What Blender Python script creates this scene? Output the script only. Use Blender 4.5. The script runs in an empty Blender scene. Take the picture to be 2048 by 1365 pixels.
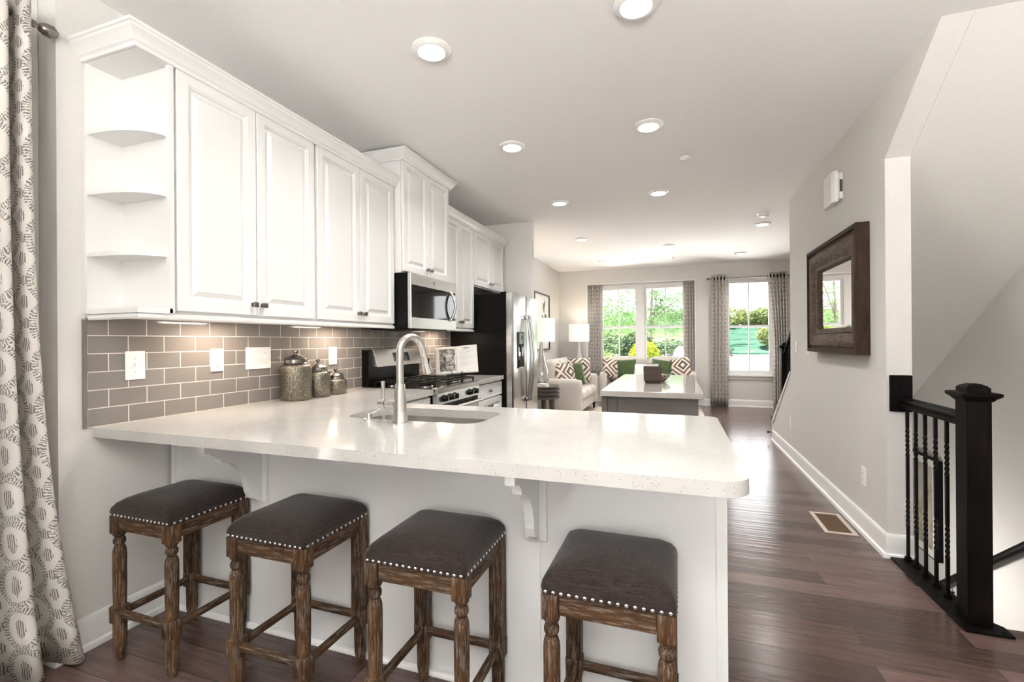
import bpy, bmesh, math, random
from mathutils import Vector, Matrix
PI = math.pi
random.seed(7)
S = bpy.context.scene
COL = S.collection

# ------------------------------------------------------------------ camera
F_PX, YAW, PITCH, ROLL = 928.78, math.radians(19.3154), math.radians(0.0415), math.radians(-0.3908)
CAM_Z = 1.265
cd = bpy.data.cameras.new('camera'); cam = bpy.data.objects.new('camera', cd); COL.objects.link(cam)
cd.sensor_fit = 'HORIZONTAL'; cd.sensor_width = 36.0; cd.lens = F_PX / 2048 * 36.0
cd.clip_start = 0.02; cd.clip_end = 300
fv = Vector((-math.sin(YAW)*math.cos(PITCH), math.cos(YAW)*math.cos(PITCH), math.sin(PITCH)))
r0 = Vector((math.cos(YAW), math.sin(YAW), 0)); u0 = r0.cross(fv)
rv = math.cos(ROLL)*r0 + math.sin(ROLL)*u0; uv_ = -math.sin(ROLL)*r0 + math.cos(ROLL)*u0
cam.matrix_world = Matrix(((rv.x, uv_.x, -fv.x, 0), (rv.y, uv_.y, -fv.y, 0), (rv.z, uv_.z, -fv.z, CAM_Z), (0, 0, 0, 1)))
S.camera = cam

# ------------------------------------------------------------------ world, sun, window daylight, exposure
VS = S.view_settings
S.display_settings.display_device = 'sRGB'
VS.view_transform = 'Standard'; VS.look = 'None'; VS.gamma = 1.0; VS.use_curve_mapping = False
VS.exposure = 2.06
SKY, SUN, CAN, UC, UPLIGHT_FILL = 1.5, 24.0, 2.2, 0.7, 30.0
W = bpy.data.worlds.new('sky'); S.world = W; W.use_nodes = True
bg = W.node_tree.nodes['Background']; bg.inputs[0].default_value = (0.98, 0.99, 1.0, 1); bg.inputs[1].default_value = SKY
sd = bpy.data.lights.new('sun', 'SUN'); sd.energy = SUN; sd.angle = math.radians(1.0); sd.color = (1, 0.98, 0.95)
sun = bpy.data.objects.new('sun', sd); COL.objects.link(sun)
sdir = Vector((0.18, -0.42, -0.89)).normalized()
sun.rotation_euler = sdir.to_track_quat('-Z', 'Y').to_euler()
def portal(name, loc, d, sx, sy):
    l = bpy.data.lights.new(name, 'AREA'); l.shape = 'RECTANGLE'; l.size = sx; l.size_y = sy
    o = bpy.data.objects.new(name, l); COL.objects.link(o); o.location = loc
    o.rotation_euler = Vector(d).to_track_quat('-Z', 'Z').to_euler(); l.cycles.is_portal = True
    return o
portal('portal_living', (-0.67, 9.84, 1.55), (0, -1, 0), 2.2, 2.0)
portal('portal_side', (1.33, 9.84, 1.5), (0, -1, 0), 0.95, 2.0)
portal('portal_dining', (0.3, -2.88, 1.575), (0, 1, 0), 2.4, 1.25)
portal('portal_left', (-2.60, -1.05, 1.25), (1, 0, 0), 1.7, 2.3)
try:
    S.cycles.max_bounces = 10; S.cycles.diffuse_bounces = 6; S.cycles.glossy_bounces = 4
    S.cycles.transmission_bounces = 4; S.cycles.transparent_max_bounces = 12
    S.cycles.caustics_reflective = False; S.cycles.caustics_refractive = False
    S.cycles.sample_clamp_indirect = 6.0; S.cycles.blur_glossy = 0.5
except Exception:
    pass

# ------------------------------------------------------------------ materials
def nmat(name):
    m = bpy.data.materials.new(name); m.use_nodes = True
    nt = m.node_tree; b = nt.nodes['Principled BSDF']
    return m, nt, b
def mat(name, col, rough=0.5, metal=0.0, spec=0.5, coat=0.0, sheen=0.0, emit=None, estr=0.0):
    m, nt, b = nmat(name)
    b.inputs['Base Color'].default_value = (*col, 1); b.inputs['Roughness'].default_value = rough
    b.inputs['Metallic'].default_value = metal; b.inputs['Specular IOR Level'].default_value = spec
    b.inputs['Coat Weight'].default_value = coat; b.inputs['Coat Roughness'].default_value = 0.08
    b.inputs['Sheen Weight'].default_value = sheen
    if emit:
        b.inputs['Emission Color'].default_value = (*emit, 1); b.inputs['Emission Strength'].default_value = estr
    return m
class G:
    """small node-graph helper"""
    def __init__(s, nt): s.nt = nt
    def n(s, t, **k):
        x = s.nt.nodes.new(t)
        for a, v in k.items():
            setattr(x, a, v)
        return x
    def l(s, a, b): s.nt.links.new(a, b)
    def m(s, op, a, b=None, c=None):
        x = s.n('ShaderNodeMath', operation=op)
        for i, v in enumerate((a, b, c)):
            if v is None: continue
            if isinstance(v, (int, float)): x.inputs[i].default_value = v
            else: s.l(v, x.inputs[i])
        return x.outputs[0]
    def coord(s, kind='Object', scale=(1, 1, 1), swap=None):
        tc = s.n('ShaderNodeTexCoord'); o = tc.outputs[kind]
        if swap:
            sp = s.n('ShaderNodeSeparateXYZ'); s.l(o, sp.inputs[0]); cb = s.n('ShaderNodeCombineXYZ')
            for i, ax in enumerate(swap):
                if ax in 'XYZ': s.l(sp.outputs['XYZ'.index(ax)], cb.inputs[i])
            o = cb.outputs[0]
        mp = s.n('ShaderNodeMapping'); mp.inputs['Scale'].default_value = scale; s.l(o, mp.inputs[0])
        return mp.outputs[0]
    def noise(s, vec, scale, detail=4, rough=0.55, dist=0.0):
        x = s.n('ShaderNodeTexNoise'); s.l(vec, x.inputs['Vector'])
        x.inputs['Scale'].default_value = scale; x.inputs['Detail'].default_value = detail
        x.inputs['Roughness'].default_value = rough; x.inputs['Distortion'].default_value = dist
        return x.outputs[0]
    def ramp(s, fac, stops, interp='LINEAR'):
        x = s.n('ShaderNodeValToRGB'); s.l(fac, x.inputs[0]); cr = x.color_ramp; cr.interpolation = interp
        while len(cr.elements) < len(stops): cr.elements.new(0.5)
        for e, (p, c) in zip(cr.elements, stops):
            e.position = p; e.color = (*c, 1) if len(c) == 3 else c
        return x.outputs[0]
    def mix(s, fac, a, b, mode='MIX'):
        x = s.n('ShaderNodeMix', data_type='RGBA', blend_type=mode)
        for i, v in ((0, fac), (6, a), (7, b)):
            if isinstance(v, (int, float)): x.inputs[i].default_value = v
            elif isinstance(v, tuple): x.inputs[i].default_value = (*v, 1)
            else: s.l(v, x.inputs[i])
        return x.outputs[2]
    def bump(s, h, strength=0.3, dist=0.01, normal=None):
        x = s.n('ShaderNodeBump'); x.inputs['Strength'].default_value = strength; x.inputs['Distance'].default_value = dist
        s.l(h, x.inputs['Height'])
        if normal is not None: s.l(normal, x.inputs['Normal'])
        return x.outputs[0]
def noisy(name, c1, c2, scale, stretch=(1, 1, 1), rough=0.5, metal=0.0, bump=0.0, bdist=0.002, spec=0.5, detail=5, lo=0.35, hi=0.65, sheen=0.0, coord='Object'):
    m, nt, b = nmat(name); g = G(nt)
    v = g.coord(coord, stretch); n = g.noise(v, scale, detail)
    g.l(g.ramp(n, [(lo, c1), (hi, c2)]), b.inputs['Base Color'])
    b.inputs['Roughness'].default_value = rough; b.inputs['Metallic'].default_value = metal
    b.inputs['Specular IOR Level'].default_value = spec; b.inputs['Sheen Weight'].default_value = sheen
    if bump: g.l(g.bump(n, bump, bdist), b.inputs['Normal'])
    return m

M = {}
M['wall'] = noisy('wall_paint', (0.675, 0.66, 0.635), (0.695, 0.68, 0.655), 60, rough=0.8, spec=0.25)
M['ceiling'] = noisy('ceiling_paint', (0.90, 0.90, 0.895), (0.92, 0.92, 0.915), 80, rough=0.9, bump=0.03, bdist=0.001, spec=0.2)
M['trim'] = mat('trim_paint', (0.82, 0.815, 0.80), 0.35)
M['cab'] = mat('cabinet_paint', (0.765, 0.765, 0.76), 0.30)
M['cabin'] = mat('cabinet_inside', (0.84, 0.82, 0.79), 0.45)
M['white'] = mat('white_plastic', (0.84, 0.835, 0.82), 0.3)
M['slot'] = mat('socket_slot', (0.05, 0.05, 0.05), 0.5)
M['pewter'] = mat('pewter', (0.27, 0.25, 0.235), 0.25, 1.0)
M['chrome'] = mat('polished_nickel', (0.75, 0.73, 0.70), 0.18, 1.0)
M['black'] = mat('black_enamel', (0.003, 0.003, 0.003), 0.25, spec=0.2)
M['blackmatte'] = mat('black_cast_iron', (0.004, 0.004, 0.004), 0.5, spec=0.2)
M['blackside'] = noisy('black_textured_steel', (0.004, 0.0035, 0.003), (0.006, 0.0055, 0.005), 300, rough=0.40, spec=0.12, bump=0.1, bdist=0.0005)
M['glassblack'] = mat('black_glass', (0.01, 0.01, 0.01), 0.04)
M['iron'] = mat('wrought_iron', (0.003, 0.003, 0.003), 0.40, spec=0.15)
M['display'] = mat('display', (0.02, 0.03, 0.035), 0.08)
M['leatherbrown'] = noisy('brown_leather', (0.030, 0.015, 0.010), (0.05, 0.026, 0.017), 40, rough=0.55, bump=0.15, bdist=0.001)
M['paper'] = mat('paper', (0.82, 0.80, 0.76), 0.7)
M['ink'] = mat('ink', (0.22, 0.21, 0.20), 0.7)
M['inklight'] = mat('faded_ink', (0.50, 0.49, 0.47), 0.7)
M['red'] = mat('red_ribbon', (0.45, 0.01, 0.05), 0.5)
M['lampshade'] = mat('lampshade_linen', (0.85, 0.82, 0.77), 0.8, emit=(1, 0.93, 0.84), estr=0.12)
M['diffuser'] = mat('lit_diffuser', (1, 1, 1), 0.5, emit=(1, 0.96, 0.9), estr=4.0)
M['duskwall'] = M['wall']
M['greige'] = noisy('taupe_cabinet_paint', (0.105, 0.092, 0.080), (0.115, 0.10, 0.088), 20, rough=0.4)
M['taupewood'] = noisy('grey_stained_wood', (0.055, 0.045, 0.039), (0.09, 0.076, 0.066), 12, (1, 1, 8), rough=0.4)
M['sofa'] = noisy('cream_linen', (0.52, 0.485, 0.44), (0.58, 0.545, 0.50), 220, rough=0.9, bump=0.15, bdist=0.001, sheen=0.2)
M['green'] = noisy('green_velvet', (0.022, 0.050, 0.006), (0.050, 0.092, 0.014), 14, rough=0.75, sheen=0.4)
M['softwhite'] = noisy('white_throw', (0.75, 0.73, 0.71), (0.82, 0.80, 0.78), 60, rough=0.9)
M['ceramic'] = mat('white_ceramic', (0.8, 0.8, 0.78), 0.1)
M['rugmat'] = noisy('beige_rug', (0.42, 0.37, 0.33), (0.58, 0.53, 0.48), 25, rough=0.95, bump=0.4, bdist=0.004)
M['darkleg'] = mat('espresso_leg', (0.02, 0.014, 0.01), 0.35)
M['concrete'] = noisy('pale_concrete', (0.62, 0.61, 0.59), (0.7, 0.69, 0.67), 3, rough=0.9)
M['bounce_ground'] = noisy('pale_stone', (0.74, 0.72, 0.69), (0.80, 0.78, 0.75), 3, rough=0.9)
M['carpaint'] = mat('white_car_paint', (0.8, 0.8, 0.8), 0.2)
M['bark'] = noisy('bark', (0.07, 0.055, 0.045), (0.13, 0.11, 0.095), 20, (1, 1, 0.2), rough=0.9)
M['tan'] = noisy('tan_register', (0.085, 0.045, 0.018), (0.12, 0.066, 0.028), 30, rough=0.45)
M['tanrim'] = mat('tan_register_rim', (0.50, 0.42, 0.36), 0.4)

def leafmat(name, a, b):
    m, nt, bs = nmat(name); g = G(nt)
    n = g.noise(g.coord('Object'), 1.7, 6, 0.7)
    g.l(g.ramp(n, [(0.3, a), (0.7, b)]), bs.inputs['Base Color']); bs.inputs['Roughness'].default_value = 0.7; bs.inputs['Specular IOR Level'].default_value = 0.1
    tr = g.n('ShaderNodeBsdfTranslucent'); g.l(g.ramp(n, [(0.3, a), (0.7, b)]), tr.inputs[0])
    mx = g.n('ShaderNodeMixShader'); mx.inputs[0].default_value = 0.4
    out = nt.nodes['Material Output']; g.l(bs.outputs[0], mx.inputs[1]); g.l(tr.outputs[0], mx.inputs[2]); g.l(mx.outputs[0], out.inputs[0])
    return m
M['leaf'] = leafmat('tree_leaf', (0.035, 0.085, 0.03), (0.10, 0.17, 0.065))
M['leafdark'] = leafmat('dark_leaf', (0.010, 0.02, 0.009), (0.03, 0.05, 0.024))
M['leaflime'] = leafmat('lime_leaf', (0.075, 0.11, 0.004), (0.17, 0.19, 0.012))
M['leafpale'] = leafmat('pale_leaf', (0.05, 0.075, 0.02), (0.12, 0.14, 0.055))

def glass():
    m = bpy.data.materials.new('window_glass'); m.use_nodes = True; nt = m.node_tree; nt.nodes.clear(); g = G(nt)
    out = g.n('ShaderNodeOutputMaterial'); t = g.n('ShaderNodeBsdfTransparent'); gl = g.n('ShaderNodeBsdfGlossy'); gl.inputs['Roughness'].default_value = 0.0
    fr = g.n('ShaderNodeFresnel'); fr.inputs[0].default_value = 1.3
    mx = g.n('ShaderNodeMixShader'); g.l(fr.outputs[0], mx.inputs[0]); g.l(t.outputs[0], mx.inputs[1]); g.l(gl.outputs[0], mx.inputs[2]); g.l(mx.outputs[0], out.inputs[0])
    return m
M['glass'] = glass()
M['mirror'] = mat('mirror_silver', (0.9, 0.9, 0.88), 0.0, 1.0)

def floor_mat():
    m, nt, b = nmat('walnut_planks'); g = G(nt)
    v = g.coord('Object')
    br = g.n('ShaderNodeTexBrick'); g.l(v, br.inputs['Vector'])
    br.offset = 0.37; br.offset_frequency = 2; br.squash = 1
    br.inputs['Color1'].default_value = (0.0, 0, 0, 1); br.inputs['Color2'].default_value = (1, 1, 1, 1); br.inputs['Mortar'].default_value = (0.5, 0.5, 0.5, 1)
    br.inputs['Scale'].default_value = 1; br.inputs['Mortar Size'].default_value = 0.0015; br.inputs['Mortar Smooth'].default_value = 0.1
    br.inputs['Brick Width'].default_value = 1.15; br.inputs['Row Height'].default_value = 0.127
    grain = g.noise(g.coord('Object', (2.2, 30, 1)), 2.0, 8, 0.65, 0.6)
    fine = g.noise(g.coord('Object', (6, 160, 1)), 2.0, 4, 0.6)
    tone = g.m('ADD', g.m('MULTIPLY', br.outputs['Color'], 0.42), g.m('MULTIPLY', grain, 0.62))
    col = g.ramp(tone, [(0.18, (0.022, 0.011, 0.0085)), (0.45, (0.062, 0.036, 0.030)), (0.65, (0.118, 0.074, 0.064)), (0.9, (0.19, 0.126, 0.112))])
    col = g.mix(g.m('MULTIPLY', br.outputs['Fac'], 0.8), col, (0.012, 0.007, 0.006))
    col = g.mix(g.m('MULTIPLY', fine, 0.22), col, (0.18, 0.11, 0.095))
    g.l(col, b.inputs['Base Color'])
    b.inputs['Roughness'].default_value = 0.2
    b.inputs['Specular IOR Level'].default_value = 0.55
    rip = g.noise(g.coord('Object', (1.2, 34, 1)), 1.0, 2, 0.4)
    h = g.m('SUBTRACT', rip, g.m('MULTIPLY', br.outputs['Fac'], 0.7))
    h = g.m('ADD', h, g.m('MULTIPLY', fine, 0.08))
    g.l(g.bump(h, 0.30, 0.005), b.inputs['Normal'])
    return m
M['floor'] = floor_mat()

def quartz(name, base, dark, warm):
    m, nt, b = nmat(name); g = G(nt); v = g.coord('Object')
    n1 = g.noise(v, 7, 4); col = g.ramp(n1, [(0.3, base), (0.7, warm)])
    vo = g.n('ShaderNodeTexVoronoi'); g.l(v, vo.inputs['Vector']); vo.inputs['Scale'].default_value = 170
    sp = g.m('LESS_THAN', vo.outputs['Distance'], 0.24)
    sc = g.n('ShaderNodeSeparateColor'); g.l(vo.outputs['Color'], sc.inputs[0])
    sp = g.m('MULTIPLY', sp, g.m('GREATER_THAN', sc.outputs[0], 0.80))
    fine = g.noise(v, 420, 2); f2 = g.m('GREATER_THAN', fine, 0.66)
    col = g.mix(g.m('MULTIPLY', f2, 0.18), col, dark); col = g.mix(g.m('MULTIPLY', sp, 0.75), col, dark)
    g.l(col, b.inputs['Base Color']); b.inputs['Roughness'].default_value = 0.09; b.inputs['Specular IOR Level'].default_value = 0.5
    return m
M['quartz'] = quartz('white_speckled_quartz', (0.46, 0.45, 0.43), (0.13, 0.10, 0.085), (0.50, 0.49, 0.47))
M['quartzgrey'] = quartz('grey_speckled_quartz', (0.36, 0.335, 0.31), (0.12, 0.10, 0.09), (0.42, 0.39, 0.365))

def tile():
    m, nt, b = nmat('grey_glass_tile'); g = G(nt)
    v = g.coord('Object', swap='YZ')
    mp = g.n('ShaderNodeMapping'); mp.inputs['Location'].default_value = (-1.238 + 0.0772, -0.9165, 0); g.l(v, mp.inputs[0])
    br = g.n('ShaderNodeTexBrick'); g.l(mp.outputs[0], br.inputs['Vector']); br.offset = 0.5
    br.inputs['Color1'].default_value = (0.195, 0.180, 0.164, 1); br.inputs['Color2'].default_value = (0.225, 0.208, 0.19, 1); br.inputs['Mortar'].default_value = (0.62, 0.57, 0.52, 1)
    br.inputs['Scale'].default_value = 1; br.inputs['Mortar Size'].default_value = 0.0022; br.inputs['Mortar Smooth'].default_value = 0.15
    br.inputs['Brick Width'].default_value = 0.1545; br.inputs['Row Height'].default_value = 0.0770
    st = g.noise(g.coord('Object', (1, 12, 120)), 1.5, 3)
    col = g.mix(g.m('MULTIPLY', st, 0.25), br.outputs['Color'], (0.30, 0.27, 0.24))
    col = g.mix(br.outputs['Fac'], col, (0.62, 0.57, 0.52))
    g.l(col, b.inputs['Base Color'])
    g.l(g.m('MULTIPLY_ADD', br.outputs['Fac'], 0.6, 0.07), b.inputs['Roughness'])
    inv = g.m('SUBTRACT', 1.0, br.outputs['Fac'])
    g.l(g.bump(inv, 0.35, 0.002), b.inputs['Normal'])
    b.inputs['Specular IOR Level'].default_value = 0.6
    return m
M['tile'] = tile()

def steel(name, col=(0.60, 0.585, 0.56), stretch=(1, 1, 60), rough=0.26):
    m, nt, b = nmat(name); g = G(nt)
    n = g.noise(g.coord('Object', stretch), 6, 4)
    g.l(g.ramp(n, [(0.3, tuple(c*0.95 for c in col)), (0.7, col)]), b.inputs['Base Color'])
    b.inputs['Metallic'].default_value = 1; g.l(g.m('MULTIPLY_ADD', n, 0.06, rough - 0.03), b.inputs['Roughness'])
    return m
M['steel'] = steel('brushed_stainless')
M['steelv'] = steel('brushed_nickel_tube', (0.62, 0.60, 0.57), (60, 60, 1), 0.24)
M['fridge'] = steel('fridge_stainless', (0.62, 0.61, 0.60), (1, 60, 1), 0.22)

def wood(name, dark, mid, light, stretch=(14, 14, 1.2), rough=0.6, grey=None):
    m, nt, b = nmat(name); g = G(nt); b.inputs['Specular IOR Level'].default_value = 0.25
    n = g.noise(g.coord('Object', stretch), 3.0, 8, 0.65, 0.8); blot = g.noise(g.coord('Object'), 9, 4)
    col = g.ramp(g.m('ADD', g.m('MULTIPLY', n, 0.7), g.m('MULTIPLY', blot, 0.3)), [(0.34, dark), (0.5, mid), (0.66, light)])
    n2 = g.noise(g.coord('Object', tuple(s*3 for s in stretch)), 4.0, 4, 0.7)
    if grey:
        col = g.mix(g.ramp(n2, [(0.50, (0, 0, 0)), (0.62, (0.75, 0.75, 0.75))]), col, grey)
    g.l(col, b.inputs['Base Color']); b.inputs['Roughness'].default_value = rough
    g.l(g.bump(n2, 0.4, 0.002), b.inputs['Normal'])
    return m
M['stoolv'] = wood('weathered_oak_vertical', (0.008, 0.0035, 0.0015), (0.052, 0.023, 0.008), (0.13, 0.060, 0.021), (16, 16, 1.3), 0.6, (0.19, 0.16, 0.13))
M['stoolx'] = wood('weathered_oak_crosswise', (0.008, 0.0035, 0.0015), (0.050, 0.022, 0.008), (0.12, 0.056, 0.020), (1.3, 16, 16), 0.6, (0.19, 0.16, 0.13))
M['stooly'] = wood('weathered_oak_lengthwise', (0.008, 0.0035, 0.0015), (0.050, 0.022, 0.008), (0.12, 0.056, 0.020), (16, 1.3, 16), 0.6, (0.19, 0.16, 0.13))
M['barn'] = wood('barnwood', (0.034, 0.020, 0.013), (0.085, 0.055, 0.039), (0.15, 0.105, 0.080), (16, 1.0, 16), 0.65, (0.20, 0.165, 0.14))
M['barnv'] = wood('barnwood_vertical', (0.015, 0.007, 0.004), (0.036, 0.018, 0.010), (0.065, 0.036, 0.022), (16, 16, 1.0), 0.65, (0.06, 0.04, 0.03))
M['espresso'] = wood('espresso_wood', (0.0015, 0.0011, 0.0010), (0.0028, 0.0020, 0.0018), (0.010, 0.0058, 0.0052), (16, 16, 1.0), 0.45)
M['espresso'].node_tree.nodes['Principled BSDF'].inputs['Specular IOR Level'].default_value = 0.10

def linen(name, a, b_):
    m, nt, b = nmat(name); g = G(nt)
    n1 = g.noise(g.coord('Object', (8, 160, 160)), 3.0, 3, 0.6); n2 = g.noise(g.coord('Object', (160, 8, 160)), 3.0, 3, 0.6)
    w = g.m('MULTIPLY', g.m('ADD', n1, n2), 0.5)
    g.l(g.ramp(w, [(0.40, a), (0.62, b_)]), b.inputs['Base Color']); b.inputs['Roughness'].default_value = 0.85
    b.inputs['Specular IOR Level'].default_value = 0.25; b.inputs['Sheen Weight'].default_value = 0.15
    g.l(g.bump(w, 0.35, 0.0015), b.inputs['Normal'])
    return m
M['seat'] = linen('charcoal_brown_linen', (0.0025, 0.0015, 0.0013), (0.042, 0.026, 0.021))

def curtain_mat():
    m, nt, b = nmat('hatched_medallion_print'); g = G(nt)
    tc = g.n('ShaderNodeTexCoord'); sp = g.n('ShaderNodeSeparateXYZ'); g.l(tc.outputs['UV'], sp.inputs[0])
    u, v = sp.outputs[0], sp.outputs[1]
    wob = g.noise(tc.outputs['UV'], 42, 3, 0.6)
    brk = g.m('GREATER_THAN', g.noise(tc.outputs['UV'], 150, 2), 0.42)
    def cell(ou, ov):
        a = g.m('SUBTRACT', g.m('FRACT', g.m('ADD', g.m('DIVIDE', u, 0.170), ou)), 0.5)
        c = g.m('SUBTRACT', g.m('FRACT', g.m('ADD', g.m('DIVIDE', v, 0.158), ov)), 0.5)
        return a, c
    def ring(a, c):
        a2 = g.m('DIVIDE', a, 0.40); c2 = g.m('DIVIDE', c, 0.52)
        d = g.m('SQRT', g.m('ADD', g.m('MULTIPLY', a2, a2), g.m('MULTIPLY', c2, c2)))
        d = g.m('ADD', d, g.m('MULTIPLY_ADD', wob, 0.16, -0.08))
        band = g.m('MULTIPLY', g.m('GREATER_THAN', d, 0.74), g.m('LESS_THAN', d, 1.06))
        ang = g.m('ARCTAN2', c2, a2)
        st = g.m('GREATER_THAN', g.m('SINE', g.m('MULTIPLY_ADD', ang, 46.0, g.m('MULTIPLY', wob, 16.0))), -0.05)
        return g.m('MULTIPLY', g.m('MULTIPLY', band, st), brk)
    def blob(a, c, ra, rc, freq):
        a2 = g.m('DIVIDE', a, ra); c2 = g.m('DIVIDE', c, rc)
        d = g.m('ADD', g.m('MULTIPLY', a2, a2), g.m('MULTIPLY', c2, c2)); d = g.m('ADD', d, g.m('MULTIPLY_ADD', wob, 2.2, -1.1))
        st = g.m('GREATER_THAN', g.m('SINE', g.m('MULTIPLY_ADD', a, freq, g.m('MULTIPLY', wob, 7.0))), -0.1)
        return g.m('MULTIPLY', g.m('LESS_THAN', d, 1.0), st)
    a1, c1 = cell(0, 0); a2, c2 = cell(0.5, 0.5); a3, c3 = cell(0.5, 0.0)
    pat = g.m('MAXIMUM', ring(a1, c1), blob(a1, c1, 0.12, 0.23, 120.0))
    pat = g.m('MAXIMUM', pat, blob(a2, c2, 0.10, 0.16, 120.0))
    pat = g.m('MAXIMUM', pat, blob(a3, c3, 0.10, 0.13, 120.0))
    col = g.mix(g.m('MULTIPLY', pat, 0.92), (0.86, 0.83, 0.79), (0.24, 0.22, 0.195))
    g.l(col, b.inputs['Base Color']); b.inputs['Roughness'].default_value = 0.9; b.inputs['Specular IOR Level'].default_value = 0.2
    tr = g.n('ShaderNodeBsdfTranslucent'); g.l(col, tr.inputs[0])
    mx = g.n('ShaderNodeMixShader'); mx.inputs[0].default_value = 0.42; out = nt.nodes['Material Output']
    g.l(b.outputs[0], mx.inputs[1]); g.l(tr.outputs[0], mx.inputs[2]); g.l(mx.outputs[0], out.inputs[0])
    return m
M['curtain'] = curtain_mat()

def geo_mat():
    m, nt, b = nmat('nested_diamond_weave'); g = G(nt)
    tc = g.n('ShaderNodeTexCoord'); sp = g.n('ShaderNodeSeparateXYZ'); g.l(tc.outputs['UV'], sp.inputs[0])
    u, v = sp.outputs[0], sp.outputs[1]
    p = g.m('ADD', u, v); q = g.m('SUBTRACT', u, v)
    def fold(x, off):
        return g.m('ABSOLUTE', g.m('SUBTRACT', g.m('FRACT', g.m('MULTIPLY_ADD', x, 0.52, off)), 0.5))
    d = g.m('MAXIMUM', fold(p, 0.22), fold(q, 0.40))
    col = g.ramp(d, [(0.0, (0.72, 0.65, 0.57)), (0.105, (0.115, 0.095, 0.085)), (0.235, (0.72, 0.66, 0.58)), (0.325, (0.15, 0.10, 0.08)), (0.43, (0.70, 0.62, 0.54))], 'CONSTANT')
    g.l(col, b.inputs['Base Color']); b.inputs['Roughness'].default_value = 0.9
    return m
M['geo'] = geo_mat()
def mercury():
    m, nt, b = nmat('mercury_glass'); g = G(nt); v = g.coord('Object')
    n = g.noise(v, 230, 3, 0.7); big = g.noise(v, 14, 3)
    g.l(g.ramp(n, [(0.42, (0.06, 0.052, 0.036)), (0.58, (0.30, 0.275, 0.22)), (0.70, (0.62, 0.59, 0.52))]), b.inputs['Base Color'])
    b.inputs['Metallic'].default_value = 0.85; g.l(g.m('MULTIPLY_ADD', big, 0.2, 0.08), b.inputs['Roughness'])
    g.l(g.bump(n, 0.6, 0.003), b.inputs['Normal'])
    return m
M['mercury'] = mercury()
def hill_mat():
    m, nt, b = nmat('mulched_bank'); g = G(nt)
    n = g.noise(g.coord('Object', (0.25, 1, 2.6)), 1.6, 7, 0.7)
    teal = g.ramp(n, [(0.40, (0.002, 0.007, 0.005)), (0.47, (0.013, 0.030, 0.021)), (0.6, (0.021, 0.042, 0.030)), (0.70, (0.04, 0.05, 0.03))])
    green = g.ramp(n, [(0.34, (0.008, 0.014, 0.006)), (0.5, (0.030, 0.046, 0.018)), (0.68, (0.07, 0.09, 0.04))])
    sp = g.n('ShaderNodeSeparateXYZ'); g.l(g.coord('Object'), sp.inputs[0])
    k = g.m('GREATER_THAN', g.m('ADD', sp.outputs[0], g.m('MULTIPLY', n, 3.0)), 3.6)
    g.l(g.mix(k, green, teal), b.inputs['Base Color'])
    b.inputs['Roughness'].default_value = 1.0; b.inputs['Specular IOR Level'].default_value = 0.0
    return m
M['hill'] = hill_mat()
def art_mat():
    m, nt, b = nmat('abstract_watercolour'); g = G(nt)
    n = g.noise(g.coord('Object', (1, 1.2, 0.8)), 2.6, 6, 0.6, 1.5)
    g.l(g.ramp(n, [(0.25, (0.10, 0.13, 0.06)), (0.4, (0.36, 0.33, 0.24)), (0.52, (0.58, 0.52, 0.42)), (0.66, (0.45, 0.44, 0.42))]), b.inputs['Base Color'])
    b.inputs['Roughness'].default_value = 0.25
    return m
M['art'] = art_mat()
def photo_mat():
    m, nt, b = nmat('printed_food_photo'); g = G(nt)
    n = g.noise(g.coord('Object'), 38, 5, 0.65, 0.8)
    g.l(g.ramp(n, [(0.35, (0.07, 0.06, 0.055)), (0.52, (0.30, 0.27, 0.24)), (0.68, (0.70, 0.66, 0.61))]), b.inputs['Base Color'])
    b.inputs['Roughness'].default_value = 0.3
    return m
M['photo'] = photo_mat()
M['photodark'] = noisy('printed_bread_tone', (0.05, 0.042, 0.036), (0.16, 0.135, 0.115), 60, rough=0.3)
M['photolight'] = noisy('printed_soup_tone', (0.45, 0.42, 0.38), (0.70, 0.67, 0.62), 70, rough=0.3)

# ------------------------------------------------------------------ geometry helpers
def BM(): return bmesh.new()
def box(bm, x0, x1, y0, y1, z0, z1, bev=0.0, seg=2):
    r = bmesh.ops.create_cube(bm, size=1.0); vs = r['verts']
    for v in vs:
        v.co = Vector((x0 + (v.co.x+0.5)*(x1-x0), y0 + (v.co.y+0.5)*(y1-y0), z0 + (v.co.z+0.5)*(z1-z0)))
    if bev:
        es = list({e for v in vs for e in v.link_edges})
        bmesh.ops.bevel(bm, geom=es, offset=bev, segments=seg, affect='EDGES', profile=0.5)
    return bm
def ring_loft(bm, rings, cap0=True, cap1=True, closed=True):
    vr = [[bm.verts.new(p) for p in r] for r in rings]
    n = len(vr[0])
    for a, b in zip(vr[:-1], vr[1:]):
        for i in range(n if closed else n-1):
            j = (i+1) % n
            try: bm.faces.new((a[i], a[j], b[j], b[i]))
            except ValueError: pass
    if cap0: bm.faces.new(list(reversed(vr[0])))
    if cap1: bm.faces.new(vr[-1])
    return vr
def frame_of(d):
    d = d.normalized(); a = Vector((0, 0, 1)) if abs(d.z) < 0.9 else Vector((1, 0, 0))
    u = d.cross(a).normalized(); return u, d.cross(u).normalized()
def cyl(bm, p0, p1, r0, r1=None, n=20):
    p0, p1 = Vector(p0), Vector(p1); r1 = r0 if r1 is None else r1; u, w = frame_of(p1-p0)
    ring_loft(bm, [[p + (u*math.cos(t) + w*math.sin(t))*r for t in [2*PI*i/n for i in range(n)]] for p, r in ((p0, r0), (p1, r1))])
    return bm
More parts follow.
